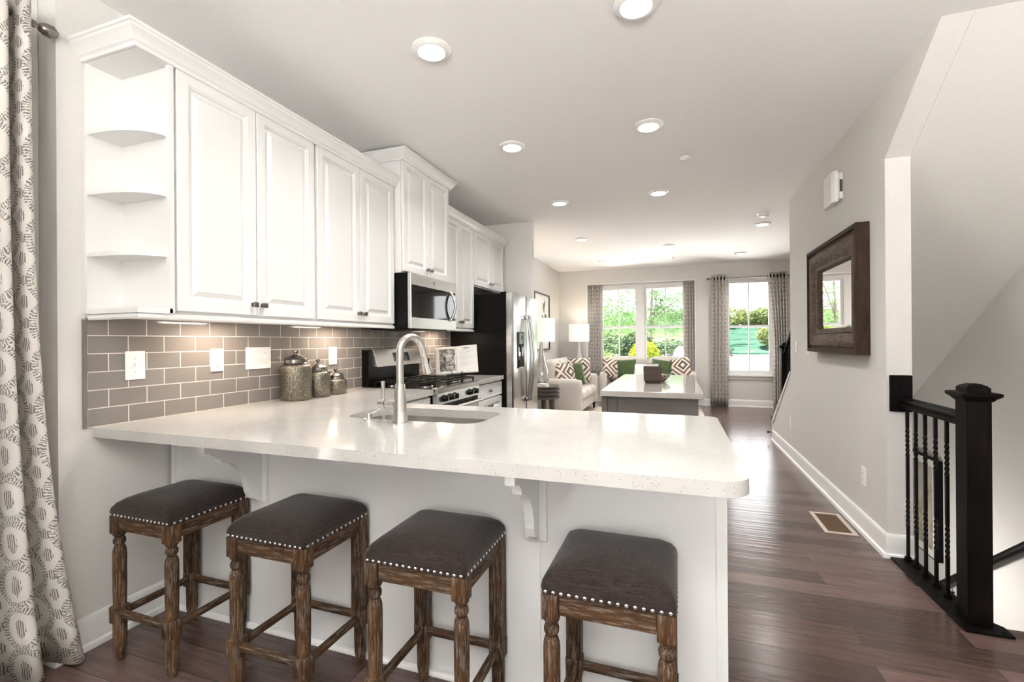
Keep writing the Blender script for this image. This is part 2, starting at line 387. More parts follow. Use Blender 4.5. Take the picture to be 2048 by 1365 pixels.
def lathe(bm, prof, c=(0, 0, 0), n=32, axis='Z', sq=1.0):
    c = Vector(c); rings = []
    for r, z in prof:
        ring = []
        for i in range(n):
            t = 2*PI*i/n; a, b = r*math.cos(t), r*math.sin(t)
            p = {'Z': Vector((a, b*sq, z)), 'Y': Vector((b, z, a)), 'X': Vector((z, a, b))}[axis]
            ring.append(c + p)
        rings.append(ring)
    ring_loft(bm, rings); return bm
def tube(bm, pts, r, n=12, cap=True):
    pts = [Vector(p) for p in pts]; rs = r if isinstance(r, (list, tuple)) else [r]*len(pts)
    rings = []; u = None
    for i, p in enumerate(pts):
        d = (pts[min(i+1, len(pts)-1)] - pts[max(i-1, 0)]).normalized()
        if u is None: u, w = frame_of(d)
        else:
            u = (u - d*u.dot(d)).normalized(); w = d.cross(u).normalized()
        rings.append([p + (u*math.cos(2*PI*k/n) + w*math.sin(2*PI*k/n))*rs[i] for k in range(n)])
    ring_loft(bm, rings, cap, cap); return bm
def prism(bm, pts, axis, a0, a1, bev=0.0):
    def P(p, a):
        return {'X': (a, p[0], p[1]), 'Y': (p[0], a, p[1]), 'Z': (p[0], p[1], a)}[axis]
    v0 = [bm.verts.new(P(p, a0)) for p in pts]; v1 = [bm.verts.new(P(p, a1)) for p in pts]
    n = len(pts); fs = [bm.faces.new(v0), bm.faces.new(v1)]
    for i in range(n): fs.append(bm.faces.new((v0[i], v0[(i+1) % n], v1[(i+1) % n], v1[i])))
    if bev:
        es = {e for f in fs[:2] for e in f.edges}
        bmesh.ops.bevel(bm, geom=list(es), offset=bev, segments=2, affect='EDGES', profile=0.5)
    return bm
def plate_with_holes(bm, outer, holes, P, t):
    """flat polygon with holes; P maps (u,v,w) to xyz; thickness t along w from 0 to t"""
    edges = []
    for loop in [outer] + holes:
        vs = [bm.verts.new(P(u, v, 0)) for u, v in loop]
        for i in range(len(vs)): edges.append(bm.edges.new((vs[i], vs[(i+1) % len(vs)])))
    r = bmesh.ops.triangle_fill(bm, use_beauty=True, edges=edges)
    fs = [f for f in r['geom'] if isinstance(f, bmesh.types.BMFace)]
    ex = bmesh.ops.extrude_face_region(bm, geom=fs, use_keep_orig=True)
    dv = Vector(P(0, 0, t)) - Vector(P(0, 0, 0))
    for e in ex['geom']:
        if isinstance(e, bmesh.types.BMVert): e.co += dv
    return bm
def rrect(x0, x1, y0, y1, rs, seg=8):
    """rounded rectangle outline, rs = radii at (x0y0, x1y0, x1y1, x0y1)"""
    out = []
    for (cx, cy, r, a0) in ((x0, y0, rs[0], PI), (x1, y0, rs[1], 1.5*PI), (x1, y1, rs[2], 0), (x0, y1, rs[3], 0.5*PI)):
        if r <= 0: out.append((cx, cy)); continue
        ox = cx + (r if cx == x0 else -r); oy = cy + (r if cy == y0 else -r)
        for i in range(seg+1):
            t = a0 + 0.5*PI*i/seg; out.append((ox + r*math.cos(t), oy + r*math.sin(t)))
    return out
def molding(bm, path, prof, side=1):
    """sweep prof (offset, z) along a plan path with mitred corners; offset to the right (side=1) or left of travel"""
    n = len(path); rings = []
    for i in range(n):
        p = Vector(path[i])
        d0 = (p - Vector(path[i-1])).normalized() if i else None
        d1 = (Vector(path[i+1]) - p).normalized() if i < n-1 else None
        nr = lambda d: Vector((d.y, -d.x))*side
        if d0 is None: off = nr(d1)
        elif d1 is None: off = nr(d0)
        else:
            s = nr(d0) + nr(d1); off = s / max(0.2, s.dot(nr(d0)))
        rings.append([(p.x + off.x*o, p.y + off.y*o, z) for o, z in prof])
    ring_loft(bm, rings); return bm
def raised(bm, P, u0, u1, v0, v1, w0, th, loops):
    """panel front: loops = (inset, height)"""
    def loop(i, h):
        return [P(u0+i, v0+i, h), P(u1-i, v0+i, h), P(u1-i, v1-i, h), P(u0+i, v1-i, h)]
    ring_loft(bm, [loop(0, w0)] + [loop(i, w0 + th + h) for i, h in loops]); return bm
DOOR = [(0, -0.004), (0.003, 0.0), (0.048, 0.0), (0.051, -0.004), (0.056, -0.004), (0.060, -0.013), (0.070, -0.013), (0.088, -0.004), (0.091, -0.001), (0.094, -0.001)]
DRAWER = [(0, -0.003), (0.003, 0.0), (0.016, 0.0), (0.02, -0.002)]
PX = lambda sx=1: (lambda u, v, w: (w*sx, u, v))

def finish(bm):
    bmesh.ops.remove_doubles(bm, verts=bm.verts, dist=1e-6)
    bmesh.ops.recalc_face_normals(bm, faces=bm.faces)
def origin_of(o):
    v = Vector((0, 0, 0))
    while o is not None:
        v += o.location; o = o.parent
    return v
def obj(name, bm, m, parent=None, smooth=None, center=False, sub=0, solid=0.0):
    finish(bm)
    me = bpy.data.meshes.new(name)
    o = bpy.data.objects.new(name, me); COL.objects.link(o)
    off = Vector((0, 0, 0))
    if parent is not None:
        off = origin_of(parent); o.parent = parent
    elif center:
        xs = [v.co for v in bm.verts]
        off = Vector(((min(c.x for c in xs)+max(c.x for c in xs))/2, (min(c.y for c in xs)+max(c.y for c in xs))/2, min(c.z for c in xs)))
        o.location = off
    bmesh.ops.translate(bm, verts=bm.verts, vec=-off)
    bm.to_mesh(me); bm.free()
    for x in (m if isinstance(m, list) else [m]): me.materials.append(x)
    if smooth is not None:
        for p in me.polygons: p.use_smooth = True
        try: me.set_sharp_from_angle(angle=math.radians(smooth))
        except Exception: pass
    if sub:
        md = o.modifiers.new('sub', 'SUBSURF'); md.levels = sub; md.render_levels = sub
    if solid:
        md = o.modifiers.new('solid', 'SOLIDIFY'); md.thickness = solid; md.offset = 0
    return o
def tag(o, label, cat, group=None):
    o['label'] = label; o['category'] = cat
    if group: o['group'] = group
    return o
def thing(name, label, cat, loc=(0, 0, 0), group=None):
    o = bpy.data.objects.new(name, None); COL.objects.link(o); o.location = loc; o.empty_display_size = 0.1
    return tag(o, label, cat, group)
def struct(name, bm=None, m=None, parent=None, smooth=None, loc=(0, 0, 0)):
    if bm is None:
        o = bpy.data.objects.new(name, None); COL.objects.link(o); o.location = loc
    else: o = obj(name, bm, m, parent, smooth)
    if parent is None: o['kind'] = 'structure'
    return o
def copy_tree(o, parent=None):
    c = o.copy(); COL.objects.link(c)
    if parent is not None: c.parent = parent
    for ch in [x for x in bpy.data.objects if x.parent == o]: copy_tree(ch, c)
    return c
def place(root, loc, rot=(0, 0, 0)):
    root.location = loc; root.rotation_euler = rot; return root

# ------------------------------------------------------------------ the room
WX, RX, BY, CH = -2.316, 1.157, 9.68, 2.735
X2 = 2.2; LX = -2.43; REAR = -3.0
SL = 0.69                                            # slope of both stair flights
soff = lambda y: 2.31 - SL*(y - 3.262)
# floor: everything but the stairwell
b = BM()
prism(b, [(LX-0.3, REAR-0.1), (X2, REAR-0.1), (X2, 2.612), (1.285, 2.612), (1.285, 6.75), (X2, 6.75), (X2, BY+0.12), (LX-0.3, BY+0.12)], 'Z', -0.12, 0.0)
struct('floor', b, M['floor'])
b = BM(); ytop = 3.262 - (CH - 2.31)/SL
prism(b, [(LX-0.3, REAR-0.1), (X2+0.15, REAR-0.1), (X2+0.15, BY+0.2), (LX-0.3, BY+0.2)], 'Z', CH, CH+0.12)
struct('ceiling', b, M['ceiling'])
b = BM(); prism(b, [(ytop, CH), (ytop, CH+0.12), (6.65, soff(6.65)+0.12), (6.65, soff(6.65))], 'X', RX+0.123, X2)
struct('ceiling_stair', b, M['wall'])
b = BM(); box(b, WX-0.15, WX, 1.145, BY, -0.1, CH); struct('wall_left', b, M['wall'])
b = BM()
yz = lambda x: (lambda u, v, w: (x - w, u, v))
plate_with_holes(b, [(REAR, -0.1), (1.143, -0.1), (1.143, CH), (REAR, CH)], [[(-1.9, 0.05), (-0.2, 0.05), (-0.2, 2.4), (-1.9, 2.4)]], yz(LX), 0.15)
struct('wall_dining', b, M['wall'])
b = BM()
hole1 = [(-1.713, 0.52), (0.369, 0.52), (0.369, 2.425), (-1.713, 2.425)]
hole2 = [(0.905, 0.575), (1.745, 0.575), (1.745, 2.43), (0.905, 2.43)]
xz = lambda y: (lambda u, v, w: (u, y + w, v))
plate_with_holes(b, [(WX-0.15, -0.1), (X2+0.15, -0.1), (X2+0.15, CH), (WX-0.15, CH)], [hole1, hole2], xz(BY), 0.16)
struct('wall_back', b, M['wall'])
b = BM()
plate_with_holes(b, [(LX-0.3, -0.1), (X2+0.15, -0.1), (X2+0.15, CH), (LX-0.3, CH)], [[(-0.9, 0.95), (1.5, 0.95), (1.5, 2.2), (-0.9, 2.2)]], lambda u, v, w: (u, REAR - w, v), 0.14)
struct('wall_rear', b, M['wall'])
b = BM()
prism(b, [(3.262, -0.1), (6.59, -0.1), (6.59, 0.225), (6.52, 0.275), (5.62, 0.275+0.9*SL), (5.62, CH), (ytop, CH), (3.262, 2.31)], 'X', RX, RX+0.122)
struct('wall_right', b, M['wall'])
b = BM(); box(b, X2, X2+0.15, REAR, BY+0.15, -3.2, CH+0.1); struct('wall_stair', b, M['wall'])
b = BM(); box(b, WX, -1.655, 5.455, 5.575, 0, CH); struct('wall_fridge', b, M['wall'])
b = BM(); box(b, 1.29, X2, 6.75, 6.85, -3.0, 0); box(b, 1.20, 1.2845, 2.62, 6.74, -3.0, -0.12); struct('wall_shaft', b, M['wall'])
# stairs, down and up
b = BM()
for i in range(13):
    y0 = 2.632 + i*0.275; z = -0.19*(i+1); box(b, 1.295, X2-0.001, y0, min(y0+0.30, 6.74), z-0.19, z)
struct('stairs_down', b, M['floor'])
b = BM()
for i in range(9):
    y1 = 7.45 - i*0.275; z = 0.19*(i+1)
    if y1 < 5.3: break
    prism(b, [(y1, z-0.19 if i else 0.0), (y1, z), (y1-0.275, z), (y1-0.275, z-0.05), (y1-0.02, z-0.19 if i else 0.0)], 'X', RX+0.125, X2-0.001)
struct('stairs_up', b, M['floor'])

# baseboards and trims
BP = [(0, 0), (0.0, 0.135), (0.006, 0.135), (0.012, 0.125), (0.014, 0.115), (0.014, 0.026), (0.024, 0.022), (0.028, 0.010), (0.028, 0.0)]
b = BM(); molding(b, [(RX+0.122, 3.262), (RX, 3.262), (RX, 6.59)], BP, -1); struct('baseboard_right', b, M['trim'], smooth=30)
b = BM(); molding(b, [(WX, 1.565), (WX, 1.145), (LX, 1.143)], BP, -1); struct('baseboard_left', b, M['trim'], smooth=30)
b = BM(); molding(b, [(LX, 1.12), (LX, 0.5)], BP, -1); struct('baseboard_dining', b, M['trim'], smooth=30)
b = BM(); molding(b, [(WX, 5.58), (WX, BY), (X2, BY)], BP, 1); struct('baseboard_back', b, M['trim'], smooth=30)
b = BM(); prism(b, [(6.575, -0.0), (6.612, 0.0), (6.612, 0.235), (6.53, 0.300), (5.62, 0.300+0.91*SL), (5.62, 0.265+0.91*SL), (6.50, 0.265), (6.575, 0.215)], 'X', RX-0.012, RX+0.135)
struct('trim_1', b, M['trim'])
# sloped skirt trim on the stair wall
b = BM(); z0 = lambda y: -SL*(y-2.632)+0.10
prism(b, [(2.66, z0(2.66)-0.25), (6.7, z0(6.7)-0.25), (6.7, z0(6.7)), (2.66, z0(2.66))], 'X', X2-0.015, X2-0.0005); struct('trim_2', b, M['trim'])

# windows
def window(name, x0, x1, z0, z1, y, units, meet, grid, parent_label=None):
    w = struct(name, loc=((x0+x1)/2, y, z0))
    b = BM(); fw = 0.045
    box(b, x0, x0+fw, y-0.03, y+0.05, z0, z1); box(b, x1-fw, x1, y-0.03, y+0.05, z0, z1)
    box(b, x0+fw, x1-fw, y-0.03, y+0.05, z1-fw, z1); box(b, x0+fw, x1-fw, y-0.03, y+0.05, z0, z0+fw)
    for a, c in zip(units[:-1], units[1:]): box(b, a[1], c[0], y-0.05, y+0.05, z0+fw, z1-fw)
    obj('window_frame', b, M['trim'], w)
    for ux0, ux1 in units:
        for (a, c, dy) in ((meet-0.022, z1-fw, 0.020), (z0+fw, meet+0.022, -0.008)):
            b = BM(); s = 0.042; yy = y + dy
            box(b, ux0, ux0+s, yy-0.014, yy+0.014, a, c); box(b, ux1-s, ux1, yy-0.014, yy+0.014, a, c)
            box(b, ux0+s, ux1-s, yy-0.014, yy+0.014, a, a+s); box(b, ux0+s, ux1-s, yy-0.014, yy+0.014, c-s, c)
            mx = (ux0+ux1)/2; box(b, mx-0.011, mx+0.011, yy-0.010, yy+0.010, a+s, c-s)
            sh = obj('window_sash', b, M['trim'], w)
            b = BM(); box(b, ux0+s, ux1-s, yy-0.002, yy+0.002, a+s, c-s); obj('window_pane', b, M['glass'], sh)
    return w
w1 = window('window_1', -1.50, 0.27, 0.78, 2.40, BY+0.10, [(-1.455, -0.712), (-0.576, 0.225)], 1.54, True)
b = BM(); box(b, -1.713, -1.50, BY+0.08, BY+0.15, 0.53, 2.425); box(b, 0.27, 0.369, BY+0.08, BY+0.15, 0.53, 2.425); box(b, -1.50, 0.27, BY+0.08, BY+0.15, 2.40, 2.425)
box(b, -1.50, 0.27, BY+0.08, BY+0.15, 0.53, 0.78)
obj('window_surround', b, M['trim'], w1)
b = BM(); box(b, -1.722, 0.378, BY-0.012, BY+0.10, 0.50, 0.53, 0.004); obj('window_sill', b, M['trim'], w1)
b = BM()
for q in ((-1.735, -1.713, 0.53, 2.447), (0.369, 0.391, 0.53, 2.447), (-1.713, 0.369, 2.425, 2.447)): box(b, q[0], q[1], BY-0.012, BY+0.02, q[2], q[3])
obj('window_casing', b, M['trim'], w1)
w2 = window('window_2', 0.905, 1.745, 0.60, 2.43, BY+0.09, [(0.95, 1.70)], 1.52, True)
b = BM(); box(b, 0.86, 1.79, BY-0.05, BY+0.06, 0.575, 0.603, 0.006); box(b, 0.88, 1.77, BY-0.016, BY-0.001, 0.515, 0.574); obj('window_sill', b, M['trim'], w2)
def bigwin(name, P, u0, u1, z0, z1, n):  # unseen windows behind the camera, invented to let daylight in
    w = struct(name, loc=P((u0+u1)/2, z0, 0)); b = BM(); f = 0.06
    def pbox(a, c, e, g, t0=-0.03, t1=0.03):
        p, q = P(a, e, t0), P(c, g, t1); box(b, min(p[0], q[0]), max(p[0], q[0]), min(p[1], q[1]), max(p[1], q[1]), min(p[2], q[2]), max(p[2], q[2]))
    pbox(u0, u1, z0, z0+f); pbox(u0, u1, z1-f, z1)
    for i in range(n+1):
        u = u0 + f/2 + (u1-u0-f)*i/n; pbox(u-f/2, u+f/2, z0+f, z1-f)
    obj('window_frame', b, M['trim'], w)
    b = BM(); pbox(u0+f, u1-f, z0+f, z1-f, -0.003, 0.003); obj('window_pane', b, M['glass'], w)
bigwin('window_added_rear', lambda u, v, w: (u, REAR-0.07+w, v), -0.9, 1.5, 0.95, 2.2, 3)
bigwin('window_added_left', lambda u, v, w: (LX-0.08+w, u, v), -1.9, -0.2, 0.05, 2.4, 2)

# backsplash
b = BM(); box(b, WX+0.0005, WX+0.009, 1.238, 4.512, 0.9145, 1.385); struct('wall_backsplash', b, M['tile'])
b = BM(); box(b, WX+0.0005, WX+0.011, 1.224, 1.2375, 0.9145, 1.368); struct('trim_3', b, mat('tile_edge_metal', (0.30, 0.27, 0.24), 0.3, 0.8))

# ------------------------------------------------------------------ kitchen cabinets
UF = -1.991                     # front plane of the wall cabinets (door faces)
def knob(parent, x, y, z):
    b = BM(); cyl(b, (x, y, z), (x+0.016, y, z), 0.0055, n=10)
    box(b, x+0.014, x+0.030, y-0.013, y+0.013, z-0.013, z+0.013, 0.004, 2)
    box(b, x, x+0.003, y-0.010, y+0.010, z-0.010, z+0.010, 0.001, 1)
    return obj('knob', b, M['pewter'], parent, 40)
def door(parent, y0, y1, z0, z1, x, knob_at=None, name='door', loops=DOOR):
    b = BM(); raised(b, PX(), y0, y1, z0, z1, x-0.02, 0.02, loops)
    d = obj(name, b, M['cab'], parent)
    if knob_at: knob(d, x, *knob_at)
    return d
def wall_cabinet(label, y0, y1, z0, z1, xf, knobs='low', group=None):
    t = thing('wall_cabinet', label, 'cabinet', (WX, (y0+y1)/2, z0), group)
    b = BM(); box(b, WX+0.001, xf-0.0215, y0+0.001, y1-0.001, z0, z1, 0.001, 1); obj('body', b, M['cab'], t)
    ym = (y0+y1)/2; g = 0.0025; kz = z0 + 0.065
    door(t, y0+0.012, ym-g, z0+0.012, z1-0.012, xf, (ym-0.028, kz))
    door(t, ym+g, y1-0.012, z0+0.012, z1-0.012, xf, (ym+0.028, kz))
    return t
ZT, ZB = 2.452, 1.392
wall_cabinet('white double-door wall cabinet next to the open corner shelves', 1.382, 2.203, ZB, ZT, UF)
wall_cabinet('white double-door wall cabinet just before the microwave, hung lower than the one above it', 2.205, 3.022, ZB, ZT, UF)
wall_cabinet('short white cabinet reaching the ceiling directly above the microwave', 3.028, 3.792, 1.792, 2.665, -1.925)
wall_cabinet('narrow white double-door wall cabinet between microwave and refrigerator', 3.798, 4.492, ZB, ZT, UF)
wall_cabinet('shallow-height white double-door cabinet over the refrigerator', 4.496, 5.40, 1.852, ZT, UF)

# open corner shelf
t = thing('corner_shelf', 'white open end shelf with curved boards beside the striped curtain', 'shelf', (WX, 1.30, ZB))
t['label'] = 'white open end shelf with curved boards at the start of the wall cabinets'
b = BM(); box(b, WX+0.001, WX+0.013, 1.236, 1.381, ZB, ZT); obj('back_panel', b, M['cab'], t)
b = BM(); box(b, WX+0.013, UF-0.001, 1.372, 1.381, ZB, ZT); obj('side_panel', b, M['cab'], t)
b = BM(); box(b, UF-0.020, UF, 1.3605, 1.3715, ZB, ZT); obj('face_stile', b, M['cab'], t)
b = BM(); box(b, WX+0.013, UF, 1.236, 1.3715, ZT-0.018, ZT); obj('top_board', b, M['cab'], t)
b = BM(); box(b, WX+0.013, UF, 1.236, 1.3715, ZB-0.002, ZB+0.020); obj('bottom_board', b, M['cab'], t)
for zs in (1.637, 1.893, 2.146):
    b = BM(); pts = [(WX+0.013, 1.3715)]
    x1 = UF-0.021
    for i in range(17):                                   # quarter-oval front
        a_ = i/16*PI/2; pts.append((WX+0.013 + (x1-WX-0.013)*math.sin(a_)**0.9, 1.3715 - 0.1335*math.cos(a_)**0.8))
    prism(b, pts, 'Z', zs-0.009, zs+0.009, 0.002); obj('shelf_board', b, M['cab'], t)

CROWN = [(0, 0), (0.0, 0.0), (0.010, 0.0), (0.012, 0.014), (0.020, 0.020), (0.030, 0.040), (0.046, 0.054), (0.048, 0.064), (0.054, 0.066), (0.054, 0.078), (0.0, 0.078)]
crown = lambda z: [(o, z+h) for o, h in CROWN[1:]]
b = BM(); molding(b, [(WX+0.001, 1.234), (UF+0.001, 1.234), (UF+0.001, 3.0225)], crown(2.434), 1)
box(b, WX+0.02, UF, 1.236, 3.02, 2.4535, 2.463)
tag(obj('crown_molding', b, M['cab'], smooth=25, center=True), 'white crown molding over the corner shelf and the two nearest wall cabinets', 'molding')
b = BM(); molding(b, [(WX+0.001, 3.0265), (-1.924, 3.0265), (-1.924, 3.7945), (WX+0.001, 3.7945)], crown(2.638), 1)
tag(obj('crown_molding', b, M['cab'], smooth=25, center=True), 'white crown molding around the tall-set cabinet above the microwave', 'molding')
b = BM(); molding(b, [(UF+0.001, 3.799), (UF+0.001, 5.402), (WX+0.001, 5.402)], crown(2.434), 1)
tag(obj('crown_molding', b, M['cab'], smooth=25, center=True), 'white crown molding over the cabinets at the refrigerator', 'molding')
RAIL = [(0.0, 0.0), (0.010, 0.0), (0.014, 0.006), (0.014, 0.018), (0.008, 0.024), (0.0, 0.024)]
rail = lambda z: [(o-0.014, z+h) for o, h in RAIL]
b = BM(); molding(b, [(WX+0.001, 1.240), (UF-0.004, 1.240), (UF-0.004, 3.015)], rail(1.3658), 1)
tag(obj('light_rail', b, M['cab'], smooth=25, center=True), 'thin white rail under the nearest wall cabinets and corner shelf', 'molding')
b = BM(); molding(b, [(UF-0.004, 3.80), (UF-0.004, 4.488)], rail(1.3658), 1)
tag(obj('light_rail', b, M['cab'], smooth=25, center=True), 'thin white rail under the narrow cabinet beside the refrigerator', 'molding')
# under-cabinet lamps
for (y, lab) in ((1.75, 'slim under-cabinet lamp above the wall plates nearest the curtain'), (2.62, 'slim under-cabinet lamp above the three glass canisters'), (4.13, 'slim under-cabinet lamp above the open cookbook')):
    t = thing('under_cabinet_light', lab, 'light', (WX+0.16, y, 1.38))
    b = BM(); box(b, WX+0.13, WX+0.19, y-0.13, y+0.13, 1.3775, 1.3915, 0.003); obj('housing', b, M['white'], t)
    b = BM(); box(b, WX+0.138, WX+0.182, y-0.12, y+0.12, 1.3755, 1.3774); obj('diffuser', b, M['diffuser'], t)
    l = bpy.data.lights.new('under_cabinet_lamp', 'AREA'); l.shape = 'RECTANGLE'; l.size = 0.04; l.size_y = 0.24; l.energy = UC; l.color = (1, 0.78, 0.6)
    o = bpy.data.objects.new('under_cabinet_lamp', l); COL.objects.link(o); o.parent = t; o.location = (0, 0, -0.008)

# worktops
b = BM()
outer = [(WX+0.0105, 1.256)] + rrect(0.0, 0.178, 1.256, 2.312, (0, 0.075, 0.05, 0), 10)[1:-1] + [(-1.672, 2.312), (-1.672, 3.0245), (WX+0.0105, 3.0245)]
sink_hole = rrect(-1.485, -0.795, 1.80, 2.155, (0.09, 0.09, 0.09, 0.09), 8)
plate_with_holes(b, outer, [sink_hole], lambda u, v, w: (u, v, 0.874+w), 0.040)
tag(obj('worktop', b, M['quartz'], center=True), 'white speckled quartz worktop of the breakfast bar and sink run', 'worktop')
b = BM(); box(b, WX+0.0105, -1.672, 3.7975, 4.512, 0.874, 0.914, 0.003)
tag(obj('worktop', b, M['quartz'], center=True), 'short white quartz worktop between range and refrigerator', 'worktop')

# peninsula base
t = thing('peninsula_base', 'white panelled base of the breakfast bar behind the stools', 'cabinet', (-1.08, 1.9, 0))
b = BM(); box(b, WX+0.0165, 0.146, 1.575, 1.593, 0.0, 0.872); obj('back_panel', b, M['cab'], t)
for a, c in ((0.118, 0.149), (WX+0.0165, WX+0.046), (-0.476, -0.452), (-1.712, -1.688)):
    b = BM(); box(b, a, c, 1.5715, 1.5745, 0.0, 0.872); obj('seam_batten', b, M['cab'], t)
b = BM(); box(b, 0.128, 0.149, 1.5935, 2.285, 0.0, 0.872); obj('end_panel', b, M['cab'], t)
b = BM(); molding(b, [(WX+0.0165, 1.5713), (0.149, 1.5713)], [(0, 0.0), (0.018, 0.0), (0.017, 0.008), (0.010, 0.016), (0.0, 0.018)], 1); obj('shoe_molding', b, M['trim'], t, 30)
b = BM(); box(b, -1.69, 0.1275, 2.25, 2.268, 0.1, 0.872); obj('front_frame', b, M['cab'], t)
b = BM(); box(b, -1.69, 0.1275, 2.20, 2.215, 0.0, 0.099); obj('toe_kick', b, M['cab'], t)
for i in range(4):
    b = BM(); u0 = -1.67 + i*0.449
    raised(b, lambda u, v, w: (u, w, v), u0, u0+0.440, 0.12, 0.86, 2.2685, 0.018, DOOR); obj('door', b, M['cab'], t)

# corbels
for xc, lab in ((-1.735, 'white scroll corbel under the bar top, the one above the leftmost stool'), (-0.467, 'white scroll corbel under the bar top, the one between the two right stools')):
    t = thing('corbel', lab, 'bracket', (xc, 1.57, 0.57), 'corbels under the bar top')
    del t['group']
    b = BM(); box(b, xc-0.042, xc+0.042, 1.5625, 1.5712, 0.565, 0.8725, 0.002, 1); obj('back_plate', b, M['cab'], t)
    pts = [(1.562, 0.8725), (1.30, 0.8725), (1.30, 0.835)]
    for i in range(11):
        a = i/10; pts.append((1.30 + 0.06*math.sin(a*PI/2)+0.012*a, 0.835 - 0.048*(1-math.cos(a*PI/2))))
    for i in range(15):
        a = i/14; pts.append((1.372 + 0.125*(1-math.cos(a*PI/2))*0.0 + 0.125*math.sin(a*PI/2), 0.787 - 0.03*a - 0.125*(1-math.cos(a*PI/2))))
    pts += [(1.510, 0.60), (1.545, 0.578), (1.562, 0.572)]
    b = BM(); prism(b, pts, 'X', xc-0.016, xc+0.016, 0.003); obj('scroll', b, M['cab'], t)

# left run base cabinet and the small base cabinet right of the range
def base_cab(label, y0, y1, has_doors):
    t = thing('base_cabinet', label, 'cabinet', ((WX-1.7)/2, (y0+y1)/2, 0))
    b = BM(); box(b, WX+0.001, -1.715, y0, y1, 0.10, 0.872); obj('body', b, M['cab'], t)
    b = BM(); box(b, WX+0.001, -1.78, y0, y1, 0.0, 0.0995); obj('toe_kick', b, M['cab'], t)
    ym = (y0+y1)/2
    door(t, y0+0.008, y1-0.008, 0.722, 0.858, -1.692, (ym, 0.79), 'drawer', DRAWER)
    if has_doors:
        door(t, y0+0.008, ym-0.002, 0.115, 0.708, -1.692, (ym-0.028, 0.645)); door(t, ym+0.002, y1-0.008, 0.115, 0.708, -1.692, (ym+0.028, 0.645))
    return t
base_cab('white base cabinet with one drawer and doors between range and refrigerator', 3.80, 4.51, True)
base_cab('white base cabinet left of the range, mostly hidden by the bar top', 2.31, 3.02, True)

# sink, faucet, dispenser
t = thing('sink', 'stainless undermount sink set into the bar worktop', 'sink', (-1.14, 1.98, 0.68))
b = BM()
rings = []
for (d, z) in ((0.018, 0.8735), (-0.004, 0.8735), (0.0, 0.71), (0.03, 0.684), (0.12, 0.680)):
    x0, x1, y0, y1 = -1.485+d, -0.795-d, 1.80+d, 2.155-d
    if d == 0.018: x0, x1, y0, y1 = -1.505, -0.775, 1.78, 2.175
    rr = 0.09 if d < 0.1 else 0.04
    rings.append([(x, y, z) for x, y in rrect(x0, x1, y0, y1, (rr,)*4, 6)])
ring_loft(b, rings, False, True); obj('basin', b, M['steel'], t, 50, solid=0.002)
b = BM(); lathe(b, [(0.0, 0.684), (0.045, 0.684), (0.045, 0.687), (0.03, 0.687), (0.028, 0.682), (0, 0.682)], (-1.14, 1.98, 0), 24); obj('drain', b, M['chrome'], t, 40)
fx, fy = -1.137, 1.757
t = thing('faucet', 'tall gooseneck pull-down faucet in brushed nickel behind the bar', 'faucet', (fx, fy, 0.914))
t['label'] = 'tall brushed nickel gooseneck faucet standing at the sink'
b = BM(); lathe(b, [(0.0, 0.9142), (0.033, 0.9142), (0.033, 0.922), (0.030, 0.928), (0.0285, 0.97), (0.0255, 1.03), (0.0225, 1.07), (0.0215, 1.083), (0.0, 1.083)], (fx, fy, 0), 32); obj('body', b, M['steelv'], t, 50)
pts = []; dx, dy = 0.095, 0.035                    # neck leans toward the sink
ang = math.atan2(0.95, 0.30); ca, sa = math.cos(ang), math.sin(ang)
R = 0.066
for z in (1.083, 1.12, 1.16, 1.20): pts.append((fx, fy, z))
for i in range(1, 17):
    a = PI - i/16*PI*0.93; r = R*(1 + math.cos(a)); pts.append((fx + r*ca, fy + r*sa, 1.22 + 0.068*math.sin(a)))
e = Vector(pts[-1]); dr = (e - Vector(pts[-2])).normalized(); e2 = e + dr*0.03; pts.append(tuple(e2))
b = BM(); tube(b, pts, 0.0165, 16); obj('spout', b, M['steelv'], t, 60)
b = BM(); q = [e2, e2+dr*0.004, e2+dr*0.02, e2+dr*0.085, e2+dr*0.092]; tube(b, q, [0.0165, 0.0175, 0.018, 0.0225, 0.0205], 20); sp_ = obj('spray_head', b, M['steelv'], t, 50)
b = BM(); c = e2 + dr*0.03; box(b, c.x+0.012, c.x+0.021, c.y-0.006, c.y+0.004, c.z-0.012, c.z+0.012, 0.003); obj('spray_button', b, M['black'], sp_)
b = BM(); hx = fx-0.022
cyl(b, (hx, fy, 0.992), (hx-0.048, fy, 0.992), 0.0205, n=24); cyl(b, (hx-0.050, fy, 0.992), (hx-0.083, fy, 0.992), 0.021, 0.019, n=24)
obj('handle_barrel', b, M['steelv'], t, 50)
b = BM(); tube(b, [(hx-0.066, fy, 1.010), (hx-0.064, fy, 1.04), (hx-0.066, fy, 1.092)], [0.007, 0.0075, 0.0095], 12); obj('lever', b, M['steelv'], t, 50)
sx, sy = -1.312, 1.775
t = thing('soap_dispenser', 'small nickel soap dispenser beside the faucet', 'soap dispenser', (sx, sy, 0.914))
b = BM(); lathe(b, [(0, 0.9142), (0.026, 0.9142), (0.026, 0.919), (0.013, 0.923), (0.013, 0.944), (0.009, 0.947), (0, 0.947)], (sx, sy, 0), 24); obj('pump_base', b, M['steelv'], t, 40)
b = BM(); tube(b, [(sx, sy, 0.936), (sx+0.03, sy+0.012, 0.953), (sx+0.075, sy+0.032, 0.985)], [0.006, 0.005, 0.0045], 10); obj('nozzle', b, M['steelv'], t, 50)

